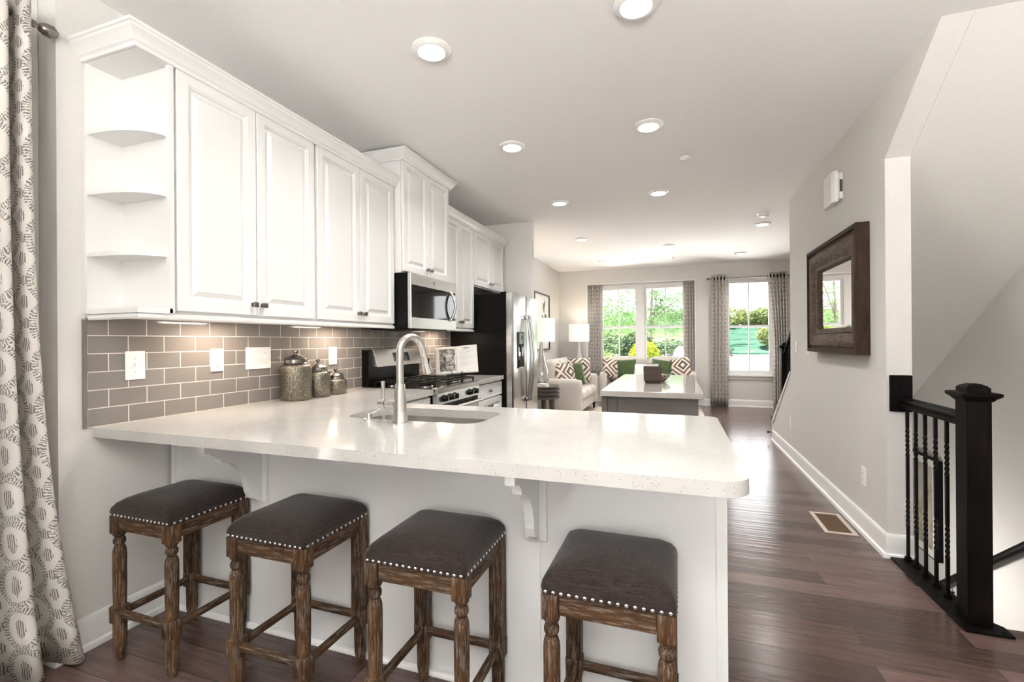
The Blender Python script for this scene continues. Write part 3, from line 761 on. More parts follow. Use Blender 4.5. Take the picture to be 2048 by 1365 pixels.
# canisters
def canister(label, x, y, r, h, lidh):
    t = thing('canister', label, 'canister', (x, y, 0.914), 'mercury glass canisters'); del t['group']
    z = 0.9142
    b = BM(); lathe(b, [(0, z), (r*0.94, z), (r, z+0.006), (r, z+h-0.022), (r*0.97, z+h-0.010), (r*0.86, z+h-0.002), (r*0.72, z+h), (0, z+h)], (x, y, 0), 40); obj('jar', b, M['mercury'], t, 50)
    zz = z+h+0.0005
    b = BM(); lathe(b, [(0, zz), (r*0.76, zz), (r*0.78, zz+0.004), (r*0.73, zz+0.008), (r*0.73, zz+lidh*0.33), (r*0.77, zz+lidh*0.36), (r*0.70, zz+lidh*0.42), (r*0.34, zz+lidh*0.62), (r*0.16, zz+lidh*0.70), (0, zz+lidh*0.70)], (x, y, 0), 36); ld = obj('lid', b, M['pewter'], t, 40)
    b = BM(); kr = max(0.012, r*0.18); lathe(b, [(0, zz+lidh*0.68), (kr*0.55, zz+lidh*0.68), (kr*0.5, zz+lidh*0.78), (kr, zz+lidh*0.88), (kr*0.95, zz+lidh*0.96), (0, zz+lidh)], (x, y, 0), 20); obj('lid_knob', b, M['pewter'], ld, 50)
canister('tallest mercury glass canister with pewter lid, left of the three', -2.206, 2.262, 0.092, 0.220, 0.085)
canister('middle-sized mercury glass canister between the tall and the short one', -2.200, 2.442, 0.078, 0.165, 0.078)
canister('shortest mercury glass canister with pewter lid, nearest the range', -2.200, 2.607, 0.073, 0.103, 0.070)

# wall plates
def plate_parts(t, P, w, h, kind, n=1):
    """P(u,v,d): u along the wall, v up, d out of the wall, plate centred on 0"""
    def pb(bm, u0, u1, v0, v1, d0, d1, bev=0.0):
        p, q = P(u0, v0, d0), P(u1, v1, d1)
        box(bm, min(p[0], q[0]), max(p[0], q[0]), min(p[1], q[1]), max(p[1], q[1]), min(p[2], q[2]), max(p[2], q[2]), bev, 2)
    b = BM(); pb(b, -w/2, w/2, -h/2, h/2, 0.0, 0.006, 0.002); obj('cover_plate', b, M['white'], t)
    for i in range(n):
        u = (i-(n-1)/2)*0.046
        if kind == 'switch':
            b = BM(); pb(b, u-0.006, u+0.006, -0.013, 0.013, 0.0062, 0.0075); pb(b, u-0.0045, u+0.0045, 0.0, 0.012, 0.0076, 0.017, 0.001); obj('toggle', b, M['white'], t)
            for vv in (0.0305, -0.0305):
                b = BM(); pb(b, u-0.0025, u+0.0025, vv-0.0025, vv+0.0025, 0.0062, 0.007); obj('screw', b, M['inklight'], t)
        else:
            b = BM(); pb(b, u-0.017, u+0.017, -0.034, 0.034, 0.0062, 0.0095, 0.001); s = obj('socket', b, M['white'], t)
            for vz in (0.018, -0.018):
                for (ua, ub, va, vb) in ((-0.008, -0.0055, -0.002, 0.006), (0.0055, 0.008, -0.002, 0.006), (-0.002, 0.002, -0.009, -0.005)):
                    b = BM(); pb(b, u+ua, u+ub, vz+va, vz+vb, 0.0096, 0.0099); obj('slot', b, M['slot'], s)
def plate(name, label, cat, y, z, w, h, kind, n=1, x=WX+0.0092, sgn=1):
    t = thing(name, label, cat, (x, y, z))
    plate_parts(t, (lambda u, v, d: (x+sgn*d, y+u, z+v)), w, h, kind, n)
plate('light_switch', 'white single light switch on the tile nearest the curtain', 'switch', 1.418, 1.168, 0.082, 0.128, 'switch')
plate('wall_outlet', 'white outlet on the tile between single and triple switch', 'outlet', 1.817, 1.176, 0.074, 0.121, 'outlet')
plate('light_switch', 'white triple light switch plate on the tile left of the canisters', 'switch', 2.078, 1.177, 0.172, 0.126, 'switch', 3)
plate('wall_outlet', 'white outlet on the tile above the smallest canister', 'outlet', 2.704, 1.171, 0.080, 0.126, 'outlet')
plate('wall_outlet', 'white outlet on the tile between range and cookbook', 'outlet', 3.955, 1.18, 0.074, 0.121, 'outlet')
plate('wall_outlet', 'white outlet low on the right wall above the floor register', 'outlet', 3.607, 0.371, 0.074, 0.116, 'outlet', 1, RX-0.0002, -1)
plate('wall_outlet', 'white outlet low on the right wall at its far end', 'outlet', 5.635, 0.378, 0.074, 0.116, 'outlet', 1, RX-0.0002, -1)
plate('light_switch', 'white light switch on the right wall, farther from the mirror', 'switch', 5.355, 1.19, 0.076, 0.118, 'switch', 1, RX-0.0002, -1)
plate('light_switch', 'white light switch on the right wall, close beside the mirror', 'switch', 4.912, 1.19, 0.076, 0.118, 'switch', 1, RX-0.0002, -1)

# microwave
t = thing('microwave', 'stainless over-the-range microwave with black door glass', 'microwave', (-2.08, 3.41, 1.37))
MX = -1.862
b = BM(); box(b, WX+0.01, MX-0.03, 3.032, 3.788, 1.374, 1.790, 0.002, 1); obj('body', b, M['blackside'], t)
b = BM(); box(b, MX-0.0295, MX, 3.032, 3.690, 1.368, 1.789, 0.003); d = obj('door', b, M['steel'], t)
b = BM(); box(b, MX, MX+0.002, 3.044, 3.600, 1.452, 1.700, 0.0008, 1); obj('window', b, M['glassblack'], d)
b = BM(); box(b, MX-0.0295, MX, 3.692, 3.788, 1.368, 1.789, 0.003); d2 = obj('control_panel', b, M['steel'], t)
b = BM(); box(b, MX, MX+0.002, 3.602, 3.775, 1.452, 1.700, 0.0008, 1); obj('control_glass', b, M['glassblack'], d)
b = BM(); tube(b, [(MX+0.001, 3.668, 1.697)] + [(MX+0.014+0.034*math.sin(PI*i/20), 3.672+0.008*math.sin(PI*i/20), 1.692-0.234*i/20) for i in range(21)] + [(MX+0.001, 3.668, 1.453)], 0.011, 12); obj('handle', b, M['steel'], d, 50)
b = BM(); lathe(b, [(0, 0), (0.0155, 0), (0.0155, 0.0012), (0, 0.0012)], (MX, 3.39, 1.745), 24, 'X'); e_ = obj('emblem', b, M['pewter'], d)
b = BM(); tube(b, [(MX+0.0016, 3.39 + 0.011*math.cos(a), 1.745 + 0.011*math.sin(a)) for a in [2*PI*i/24 for i in range(25)]], 0.0008, 6); obj('emblem_ring', b, M['chrome'], e_)
cu = bpy.data.curves.new('emblem_letters', 'FONT'); cu.body = 'GE'; cu.size = 0.013; cu.extrude = 0.0004; cu.align_x = 'CENTER'; cu.align_y = 'CENTER'
tx = bpy.data.objects.new('emblem_letters', cu); COL.objects.link(tx); bpy.context.view_layer.update()
me = bpy.data.meshes.new_from_object(tx); bpy.data.objects.remove(tx); tx = bpy.data.objects.new('emblem_letters', me); COL.objects.link(tx); me.materials.append(M['chrome'])
me.transform(Matrix(((0, 0, 1, MX+0.0016), (1, 0, 0, 3.39), (0, 1, 0, 1.745), (0, 0, 0, 1)))); me.transform(Matrix.Translation(-origin_of(e_))); tx.parent = e_
b = BM(); box(b, WX+0.05, MX-0.06, 3.10, 3.72, 1.362, 1.3735); obj('vent_grille', b, M['blackmatte'], t)

# range
t = thing('range', 'stainless gas range with black grates under the microwave', 'range', (-1.99, 3.41, 0))
RF = -1.655
b = BM(); box(b, WX+0.0105, RF-0.03, 3.032, 3.790, 0.03, 0.895, 0.002, 1); obj('body', b, M['blackside'], t)
b = BM(); box(b, WX+0.075, RF-0.004, 3.030, 3.792, 0.8955, 0.918, 0.004); obj('cooktop', b, M['black'], t)
b = BM(); prism(b, [(WX+0.0105, 0.8955), (WX+0.0105, 1.205), (WX+0.062, 1.205), (WX+0.072, 1.195), (WX+0.072, 0.8955)], 'Y', 3.032, 3.790); bgd = obj('backguard', b, M['black'], t)
b = BM(); prism(b, [(WX+0.0725, 1.072), (WX+0.066, 1.206), (WX+0.085, 1.208), (WX+0.125, 1.072)], 'Y', 3.075, 3.786, 0.002); pn = obj('backguard_panel', b, M['steel'], bgd)
b = BM(); sl = lambda z: WX+0.085 + 0.040*(1.208-z)/0.136
prism(b, [(sl(1.105), 1.105), (sl(1.178), 1.178), (sl(1.178)+0.003, 1.178), (sl(1.105)+0.003, 1.105)], 'Y', 3.325, 3.555); obj('display', b, M['display'], bgd)
b = BM(); prism(b, [(RF-0.03, 0.880), (RF+0.012, 0.880), (RF+0.012, 0.916), (RF-0.003, 0.924), (RF-0.03, 0.924)], 'Y', 3.030, 3.792, 0.002); obj('front_trim', b, M['steel'], t)
b = BM(); prism(b, [(RF-0.0295, 0.800), (RF+0.022, 0.800), (RF+0.010, 0.8795), (RF-0.0295, 0.8795)], 'Y', 3.030, 3.792, 0.002); cp = obj('control_panel', b, M['steel'], t)
for y in (3.125, 3.225, 3.305, 3.585, 3.69):
    b = BM(); lathe(b, [(0, 0), (0.027, 0), (0.027, 0.006), (0.022, 0.012), (0.020, 0.034), (0, 0.034)], (RF+0.016, y, 0.840), 20, 'X')
    k = obj('burner_knob', b, M['black'], cp, 40)
    b = BM(); box(b, RF+0.0505, RF+0.056, y-0.004, y+0.004, 0.822, 0.858, 0.001, 1); obj('knob_grip', b, M['chrome'], k)
b = BM(); box(b, RF-0.0295, RF+0.004, 3.034, 3.788, 0.20, 0.798, 0.003); od = obj('oven_door', b, M['black'], t)
b = BM(); box(b, RF+0.004, RF+0.010, 3.036, 3.786, 0.21, 0.745, 0.002); obj('door_skin', b, M['steel'], od)
b = BM(); box(b, RF+0.010, RF+0.012, 3.14, 3.68, 0.33, 0.66); obj('oven_window', b, M['glassblack'], od)
b = BM(); tube(b, [(RF+0.056, 3.060, 0.760), (RF+0.058, 3.09, 0.760), (RF+0.058, 3.73, 0.760), (RF+0.056, 3.765, 0.760)], [0.010, 0.0135, 0.0135, 0.010], 14)
box(b, RF+0.010, RF+0.056, 3.075, 3.095, 0.752, 0.768); box(b, RF+0.010, RF+0.056, 3.727, 3.747, 0.752, 0.768); obj('oven_handle', b, M['steel'], od, 50)
b = BM(); box(b, RF-0.0295, RF+0.004, 3.036, 3.786, 0.05, 0.195, 0.003); obj('storage_drawer', b, M['steel'], t)
b = BM()
for i in range(12): box(b, RF+0.0045, RF+0.0055, 3.12+0.05*i, 3.155+0.05*i, 0.776, 0.787)
obj('vent_slots', b, M['slot'], od)
for (x, y, r) in ((-2.12, 3.17, 0.04), (-1.82, 3.17, 0.05), (-1.97, 3.41, 0.055), (-2.12, 3.65, 0.04), (-1.82, 3.65, 0.05)):
    b = BM(); lathe(b, [(0, 0.9183), (r+0.012, 0.9183), (r+0.012, 0.924), (r, 0.930), (0, 0.930)], (x, y, 0), 24); bn = obj('burner', b, M['chrome'], t, 40)
    b = BM(); lathe(b, [(0, 0.9303), (r, 0.9303), (r, 0.937), (r*0.8, 0.940), (0, 0.940)], (x, y, 0), 24); obj('burner_cap', b, M['blackmatte'], bn, 40)
for i in range(3):
    y0 = 3.055 + i*0.240; y1 = y0 + 0.232; x0, x1 = WX+0.105, RF-0.022; z0, z1 = 0.946, 0.960
    b = BM()
    for (a, c, e, g_) in ((x0, x1, y0, y0+0.014), (x0, x1, y1-0.014, y1), (x0, x0+0.014, y0, y1), (x1-0.014, x1, y0, y1)): box(b, a, c, e, g_, z0, z1, 0.003, 1)
    for k in range(1, 4):
        xm = x0 + (x1-x0)*k/4; box(b, xm-0.006, xm+0.006, y0+0.012, y1-0.012, z0, z1, 0.002, 1)
    ym = (y0+y1)/2; box(b, x0+0.012, x1-0.012, ym-0.006, ym+0.006, z0, z1, 0.002, 1)
    for xx in (x0+0.007, (x0+x1)/2, x1-0.007):
        for yy in (y0+0.007, y1-0.007): box(b, xx-0.006, xx+0.006, yy-0.006, yy+0.006, 0.9183, z0+0.001)
    obj('grate', b, M['blackmatte'], t)

# refrigerator
t = thing('refrigerator', 'stainless side-by-side refrigerator with black sides and ice dispenser', 'refrigerator', (-1.95, 4.98, 0))
b = BM(); box(b, WX+0.02, -1.655, 4.530, 5.443, 0.02, 1.765, 0.004); box(b, -1.72, -1.66, 4.545, 4.60, 1.7655, 1.785, 0.003); obj('body', b, M['blackside'], t)
FX = -1.575
def fdoor(name, y0, y1):
    b = BM(); prism(b, [(-1.650, y0), (FX-0.018, y0), (FX-0.004, y0+0.012), (FX, y0+0.035), (FX, y1-0.035), (FX-0.004, y1-0.012), (FX-0.018, y1), (-1.650, y1)], 'Z', 0.10, 1.772, 0.003)
    return obj(name, b, M['fridge'], t, 20)
d1 = fdoor('freezer_door', 4.532, 4.982); d2 = fdoor('refrigerator_door', 4.988, 5.441)
b = BM(); box(b, -1.69, -1.60, 4.54, 5.435, 0.03, 0.095); obj('kick_grille', b, M['blackmatte'], t)
for d, y, n in ((d1, 4.935, -1), (d2, 5.035, 1)):
    b = BM(); prof = []
    for i in range(21):
        a = i/20; prof.append((FX + 0.028 + 0.040*math.sin(a*PI), y, 0.60 + a*0.955))
    tube(b, prof, [0.013]*21, 12); box(b, FX+0.001, FX+0.036, y-0.012, y+0.012, 0.60, 0.645, 0.004); box(b, FX+0.001, FX+0.036, y-0.012, y+0.012, 1.51, 1.555, 0.004)
    obj('handle', b, M['fridge'], d, 50)
b = BM(); box(b, FX+0.0005, FX+0.012, 4.672, 4.875, 0.985, 1.365, 0.004); dp = obj('dispenser', b, M['glassblack'], d1)
b = BM(); box(b, FX+0.0125, FX+0.018, 4.682, 4.865, 1.235, 1.355, 0.003); cpn = obj('dispenser_panel', b, mat('dispenser_grey', (0.10, 0.10, 0.10), 0.3), dp)
b = BM(); box(b, FX+0.0182, FX+0.019, 4.745, 4.805, 1.285, 1.325); obj('dispenser_display', b, M['display'], cpn)
b = BM(); box(b, FX+0.0125, FX+0.028, 4.680, 4.868, 0.975, 0.990, 0.003); obj('drip_tray', b, M['fridge'], dp)
b = BM(); box(b, FX+0.0125, FX+0.022, 4.72, 4.755, 1.15, 1.232, 0.003); obj('dispenser_lever', b, M['iron'], dp)

# cookbook on its stand
ct = thing('cookbook_stand', 'small black wire easel holding the open cookbook', 'book stand', (0, 0, 0))
b = BM()
tube(b, [(-0.10, 0.02, 0.006), (-0.06, -0.02, 0.02), (0.06, -0.02, 0.02), (0.10, 0.02, 0.006)], 0.004, 8)
tube(b, [(-0.10, 0.02, 0.006), (-0.112, 0.03, 0.006), (-0.118, 0.02, 0.012), (-0.108, 0.01, 0.014)], 0.003, 8)
tube(b, [(0.10, 0.02, 0.006), (0.112, 0.03, 0.006), (0.118, 0.02, 0.012), (0.108, 0.01, 0.014)], 0.003, 8)
tube(b, [(0, -0.02, 0.02), (0, 0.14, 0.005)], 0.004, 8); obj('base_wire', b, M['iron'], ct)
b = BM()
for s in (-1, 1):
    tube(b, [(s*0.055, -0.02, 0.02), (s*0.055, 0.05, 0.27)], 0.0035, 8)
tube(b, [(-0.055, 0.05, 0.27), (0, 0.058, 0.29), (0.055, 0.05, 0.27)], 0.0035, 8); obj('back_wire', b, M['iron'], ct)
b = BM(); box(b, -0.10, 0.10, -0.075, -0.012, 0.028, 0.034, 0.001, 1)
for s in (-1, 1): tube(b, [(s*0.04, -0.072, 0.034), (s*0.04, -0.082, 0.05), (s*0.047, -0.080, 0.064), (s*0.056, -0.078, 0.068)], 0.003, 8)
obj('ledge', b, M['iron'], ct)
cb = thing('cookbook', 'open cookbook with a bowl-of-soup photograph on its left page', 'book', (0, 0, 0))
TH = math.radians(-15)
def page(u, v, d=0.0):                              # u across, v up the page, d out of it; gentle gutter curve
    s = abs(u)/0.20; bulge = 0.018*math.sin(min(1, s*1.25)*PI*0.5)*(1-0.45*s) - 0.004
    yy = -(bulge + d); return (u, yy*math.cos(TH) - (v)*math.sin(TH)*1.0 - 0.045, 0.040 + v*math.cos(TH) + yy*math.sin(TH))
def sheet(bm, u0, u1, v0, v1, d0, d1, n=12):
    rings = []
    for i in range(n+1):
        u = u0 + (u1-u0)*i/n; rings.append([page(u, v0, d1), page(u, v1, d1), page(u, v1, d0), page(u, v0, d0)])
    ring_loft(bm, rings)
b = BM(); sheet(b, -0.195, -0.002, 0.0, 0.262, -0.014, 0.004); lp = obj('left_pages', b, M['paper'], cb, 30)
b = BM(); sheet(b, 0.002, 0.195, 0.0, 0.262, -0.012, 0.004); rp = obj('right_pages', b, M['paper'], cb, 30)
b = BM(); sheet(b, -0.205, 0.205, -0.006, 0.268, -0.024, -0.016, 20); obj('cover', b, M['softwhite'], cb, 30)
b = BM(); sheet(b, -0.160, -0.010, 0.018, 0.240, 0.0042, 0.0046); ph = obj('page_photo', b, M['photo'], lp, 30)
def disc(bm, u, v, ru, rv_, d0, d1, rot=0.0, n=24):
    rings = []
    for d in (d0, d1): rings.append([page(u + ru*math.cos(a)*math.cos(rot) - rv_*math.sin(a)*math.sin(rot), v + ru*math.cos(a)*math.sin(rot) + rv_*math.sin(a)*math.cos(rot), d) for a in [2*PI*i/n for i in range(n)]])
    ring_loft(bm, rings)
b = BM(); disc(b, -0.075, 0.150, 0.048, 0.038, 0.0047, 0.0049); disc(b, -0.068, 0.085, 0.060, 0.028, 0.0047, 0.0049, -0.45); disc(b, -0.130, 0.062, 0.028, 0.036, 0.0047, 0.0049); obj('photo_bowl_and_bread', b, M['photodark'], ph)
b = BM(); disc(b, -0.072, 0.170, 0.036, 0.017, 0.0050, 0.0052); obj('photo_soup', b, M['photolight'], ph)
b = BM()
sheet(b, 0.065, 0.140, 0.238, 0.243, 0.0042, 0.0045, 6); sheet(b, 0.080, 0.125, 0.226, 0.231, 0.0042, 0.0045, 6)
obj('page_heading', b, M['ink'], rp)
b = BM()
for k in range(15):
    if k in (3, 9): continue
    sheet(b, 0.035, 0.170 - 0.03*((k*7) % 3), 0.207-0.0105*k, 0.2095-0.0105*k, 0.0042, 0.0045, 6)
sheet(b, 0.105, 0.125, 0.012, 0.016, 0.0042, 0.0045, 4)
obj('page_text', b, M['inklight'], rp)
place(ct, (-1.985, 4.07, 0.9145), (0, 0, math.radians(20)))
place(cb, (-1.985, 4.07, 0.926), (0, math.radians(-4.5), math.radians(20)))

# ------------------------------------------------------------------ bar stools
def make_stool():
    t = thing('bar_stool', '', 'stool', (0, 0, 0))
    hw, hd, zs = 0.1745, 0.171, 0.585
    # cushion: domed block with rounded edges
    b = BM(); n = 22; rings = []
    def sec(z, ins, r):
        return [(x, y, z) for x, y in rrect(-hw+ins, hw-ins, -hd+ins, hd-ins, (r,)*4, 6)]
    rings = [sec(zs-0.006, 0.0, 0.012), sec(zs+0.006, -0.0005, 0.012), sec(zs+0.010, -0.002, 0.013), sec(zs+0.026, 0.001, 0.016), sec(zs+0.042, 0.010, 0.024), sec(zs+0.055, 0.026, 0.034),
             sec(zs+0.064, 0.048, 0.042), sec(zs+0.071, 0.080, 0.05), sec(zs+0.075, 0.115, 0.04), sec(zs+0.0765, 0.150, 0.015)]
    ring_loft(b, rings); seat = obj('seat', b, M['seat'], t, 60)
    nb = BM(); bmesh.ops.create_uvsphere(nb, u_segments=10, v_segments=6, radius=0.0054)
    nail = obj('nailhead', nb, M['chrome'], seat, 60); first = True
    pts = []
    for i in range(16):
        u = -hw+0.014 + (2*hw-0.028)*i/15; pts += [(u, -hd-0.0005, 0), (u, hd+0.0005, 0)]
    for i in range(14):
        v = -hd+0.018 + (2*hd-0.036)*i/13; pts += [(-hw-0.0005, v, 1), (hw+0.0005, v, 1)]
    for (x, y, sidew) in pts:
        o = nail if first else nail.copy()
        if not first: COL.objects.link(o); o.parent = seat
        first = False
        o.location = (x, y, zs+0.001); o.scale = (0.5, 1, 1) if sidew else (1, 0.5, 1)
    lx, ly = 0.1505, 0.147
    for sx in (-1, 1):
        for sy in (-1, 1):
            b = BM(); cx, cy = sx*lx, sy*ly; h = 0.0235
            if sy < 0:
                box(b, cx-h, cx+h, cy-h, cy+h, 0.507, 0.5785, 0.003)
                lathe(b, [(0.0, 0.515), (0.0235, 0.507), (0.0215, 0.500), (0.0165, 0.494), (0.0155, 0.490), (0.019, 0.486), (0.0215, 0.478), (0.0205, 0.468), (0.0165, 0.462), (0.0150, 0.457), (0.0185, 0.452),
                          (0.0222, 0.440), (0.0235, 0.420), (0.0230, 0.30), (0.0215, 0.213), (0.0, 0.213)], (cx, cy, 0), 24)
            else:
                prism(b, [(cx-h, cy-h), (cx+h, cy-h), (cx+h, cy+h), (cx-h, cy+h)], 'Z', 0.216, 0.5785, 0.003)
            k = 0.0265; prism(b, [(cx-k+.006, cy-k), (cx+k-.006, cy-k), (cx+k, cy-k+.006), (cx+k, cy+k-.006), (cx+k-.006, cy+k), (cx-k+.006, cy+k), (cx-k, cy+k-.006), (cx-k, cy-k+.006)], 'Z', 0.150, 0.216, 0.004)
            lathe(b, [(0, 0.152), (0.0235, 0.152), (0.0235, 0.130), (0.0225, 0.05), (0.0185, 0.024), (0.0195, 0.020), (0.0195, 0.016), (0.0165, 0.0), (0, 0.0)], (cx, cy, 0), 24)
            obj('leg', b, M['stoolv'], t, 40)
    for sy in (-1, 1):
        b = BM(); box(b, -lx+0.0245, lx-0.0245, sy*ly-0.011+sy*0.006, sy*ly+0.011+sy*0.006, 0.523, 0.5785, 0.002); obj('apron', b, M['stoolx'], t)
        b = BM(); cyl(b, (-lx+0.024, sy*ly, 0.184 if sy < 0 else 0.186), (lx-0.024, sy*ly, 0.184 if sy < 0 else 0.186), 0.0145, n=16); obj('stretcher', b, M['stoolx'], t, 40)
    for sx in (-1, 1):
        b = BM(); box(b, sx*lx-0.011+sx*0.006, sx*lx+0.011+sx*0.006, -ly+0.0245, ly-0.0245, 0.523, 0.5785, 0.002); obj('apron', b, M['stooly'], t)
        b = BM(); cyl(b, (sx*lx, -ly+0.024, 0.184), (sx*lx, ly-0.024, 0.184), 0.0145, n=16); obj('stretcher', b, M['stooly'], t, 40)
    return t
st = make_stool()
labs = ['dark upholstered bar stool with nailhead trim beside the left wall, leftmost of four', 'dark upholstered bar stool with nailhead trim, second of four from the left wall', 'dark upholstered bar stool with nailhead trim, just left of the right corbel', 'dark upholstered bar stool with nailhead trim at the open bar end, rightmost']
stools = [st] + [copy_tree(st) for _ in range(3)]
for o, lab, x, rz in zip(stools, labs, (-1.962, -1.332, -0.748, -0.1735), (-0.003, -0.004, 0.001, -0.006)):
    o['label'] = lab; o['group'] = 'bar stools in a row'; place(o, (x, 1.386, 0.0002), (0, 0, rz))

# ------------------------------------------------------------------ stair railing by the bar
def twisted(bm, x, y, z0, z1, tw, h=0.0068):
    """square bar with twisted stretches"""
    zs = [z0]; 
    n = int((z1-z0)/0.008); rings = []
    for i in range(n+1):
        z = z0 + (z1-z0)*i/n; a = 0.0
        for (t0, t1, turns) in tw:
            if z >= t1: a += turns*2*PI
            elif z > t0: a += turns*2*PI*(z-t0)/(t1-t0)
        q = [(-h, -h), (h, -h), (h, h), (-h, h)]
        rings.append([(x + u*math.cos(a) - v*math.sin(a), y + u*math.sin(a) + v*math.cos(a), z) for u, v in q])
    ring_loft(bm, rings)
def shoe(bm, x, y, z, s=0.0165):
    for (e, za, zb) in ((s, z, z+0.010), (s*0.82, z+0.010, z+0.020)):
        r = [(e, za), (e, zb)]
        ring_loft(bm, [[(x+a, y+c, zz) for a, c in ((-e, -e*.5), (-e*.5, -e), (e*.5, -e), (e, -e*.5), (e, e*.5), (e*.5, e), (-e*.5, e), (-e, e*.5))] for zz in (za, zb)])
def newel(parent, x, y, z0, z1, h=0.044):
    b = BM(); box(b, x-h, x+h, y-h, y+h, z0, z1-0.078, 0.002); nw = obj('newel_post', b, M['espresso'], parent)
    b = BM(); sq = lambda e, z: [(x-e, y-e, z), (x+e, y-e, z), (x+e, y+e, z), (x-e, y+e, z)]
    ring_loft(b, [sq(h+0.001, z1-0.0775), sq(h+0.008, z1-0.071), sq(h+0.010, z1-0.066), sq(h+0.024, z1-0.054), sq(h+0.026, z1-0.050), sq(h+0.026, z1-0.040), sq(h+0.012, z1-0.036), sq(h-0.002, z1-0.036), sq(h-0.002, z1-0.018), sq(h-0.010, z1-0.009), sq(0.018, z1)])
    obj('post_cap', b, M['espresso'], nw)
    return nw
t = thing('stair_railing', 'black railing with twisted iron balusters and newel post at the stairs by the bar', 'railing', (1.24, 2.9, 0))
RXC = 1.237
b = BM(); prism(b, [(1.160, 3.258), (1.282, 3.258), (1.282, 2.66), (1.338, 2.60), (1.338, 2.527), (1.172, 2.527)], 'Z', 0.0005, 0.012, 0.002); bp = obj('floor_plate', b, M['espresso'], t)
for (x, y) in ((1.196, 2.553), (1.310, 2.547), (1.19, 2.655), (1.19, 2.80)):
    b = BM(); lathe(b, [(0, 0.0122), (0.007, 0.0122), (0.006, 0.0155), (0, 0.0165)], (x, y, 0), 12); obj('bolt', b, M['iron'], bp, 40)
newel(t, 1.249, 2.625, 0.0125, 1.064)
b = BM(); HP = [(-0.030, 0.0), (-0.030, 0.018), (-0.022, 0.024), (-0.026, 0.032), (-0.030, 0.040), (-0.026, 0.052), (-0.014, 0.058), (0.014, 0.058), (0.026, 0.052), (0.030, 0.040), (0.026, 0.032), (0.022, 0.024), (0.030, 0.018), (0.030, 0.0)]
ring_loft(b, [[(RXC+u, y, 0.872+v) for u, v in HP] for y in (2.6695, 3.2415)]); obj('handrail', b, M['espresso'], t, 35)
b = BM(); box(b, RX+0.012, RX+0.118, 3.242, 3.2615, 0.846, 1.055, 0.004); ro = obj('wall_rosette', b, M['espresso'], t)
b = BM(); lathe(b, [(0, 0), (0.008, 0), (0.006, -0.004), (0, -0.006)], (1.213, 3.2418, 1.018), 12, 'Y'); obj('bolt', b, M['iron'], ro, 40)
for y in (3.215, 3.118, 3.018, 2.915, 2.812, 2.715):
    b = BM(); twisted(b, RXC, y, 0.0125, 0.8715, [(0.20, 0.36, 1.5), (0.60, 0.76, 1.5)]); bl = obj('baluster', b, M['iron'], t)
    b = BM(); shoe(b, RXC, y, 0.0125); obj('shoe', b, M['iron'], bl)
# handrail of the descending flight on the far stair wall
t = thing('wall_handrail', 'black handrail sloping down the far stair wall behind the newel post', 'handrail', (X2-0.07, 4.2, -0.4))
b = BM(); hz = lambda y: -0.185 - 0.74*(y-4.07)
tube(b, [(X2-0.065, y, hz(y)) for y in (3.0, 3.8, 4.6, 5.4, 6.2)], 0.027, 14); obj('rail', b, M['espresso'], t, 50)
for y in (3.4, 4.9, 6.0):
    b = BM(); tube(b, [(X2-0.001, y, hz(y)-0.07), (X2-0.03, y, hz(y)-0.07), (X2-0.06, y, hz(y)-0.03)], 0.008, 8); obj('bracket', b, M['iron'], t, 50)
t = thing('framed_art', 'dark-framed abstract print low on the stair wall behind the balusters', 'picture', (X2, 5.6, -0.7))
b = BM(); y0, y1, z0_, z1_ = 5.063, 6.05, -0.70, 0.185
plate_with_holes(b, [(y0, z0_), (y1, z0_), (y1, z1_), (y0, z1_)], [[(y0+0.008, z0_+0.008), (y1-0.008, z0_+0.008), (y1-0.008, z1_-0.008), (y0+0.008, z1_-0.008)]], lambda u, v, w: (X2-0.001-w, u, v), 0.045); obj('frame', b, M['espresso'], t)
b = BM(); box(b, X2-0.043, X2-0.002, y0+0.0085, y1-0.0085, z0_+0.0085, z1_-0.0085); obj('mat_board', b, M['paper'], t)
b = BM(); box(b, X2-0.0455, X2-0.0435, y0+0.075, y1-0.075, z0_+0.075, z1_-0.075); obj('print', b, M['art'], t)

# stairs up in the living room: railing on the sloped knee wall
t = thing('stair_railing', 'black railing climbing the sloped knee wall by the far window', 'railing', (RX+0.06, 6.2, 0.4))
kz = lambda y: 0.312 + SL*(6.53-y)
newel(t, RX+0.062, 6.20, kz(6.26), 1.235, 0.042)
b = BM(); ring_loft(b, [[(RX+0.062+u*0.9, y, v*0.9 + 1.085 + SL*(6.155-y)) for u, v in HP] for y in (6.157, 5.64)]); obj('handrail', b, M['espresso'], t, 35)
for y in (6.07, 5.98, 5.89, 5.80, 5.71):
    b = BM(); top = 1.084 + SL*(6.155-y); z_ = kz(y)+0.003; twisted(b, RX+0.062, y, z_, top, [(z_+0.25, z_+0.42, 1.5)]); bl = obj('baluster', b, M['iron'], t)
    b = BM(); shoe(b, RX+0.062, y, z_+0.006, 0.013); obj('shoe', b, M['iron'], bl)
b = BM(); lathe(b, [(0, 0), (0.006, 0), (0.006, -0.03), (0.016, -0.04), (0.014, -0.05), (0, -0.052)], (RX-0.012, 6.595, 0.10), 14, 'X')
tag(obj('door_stop', b, M['iron'], smooth=40, center=True), 'tiny dark stop sticking out of the white end trim of the knee wall', 'door stop')

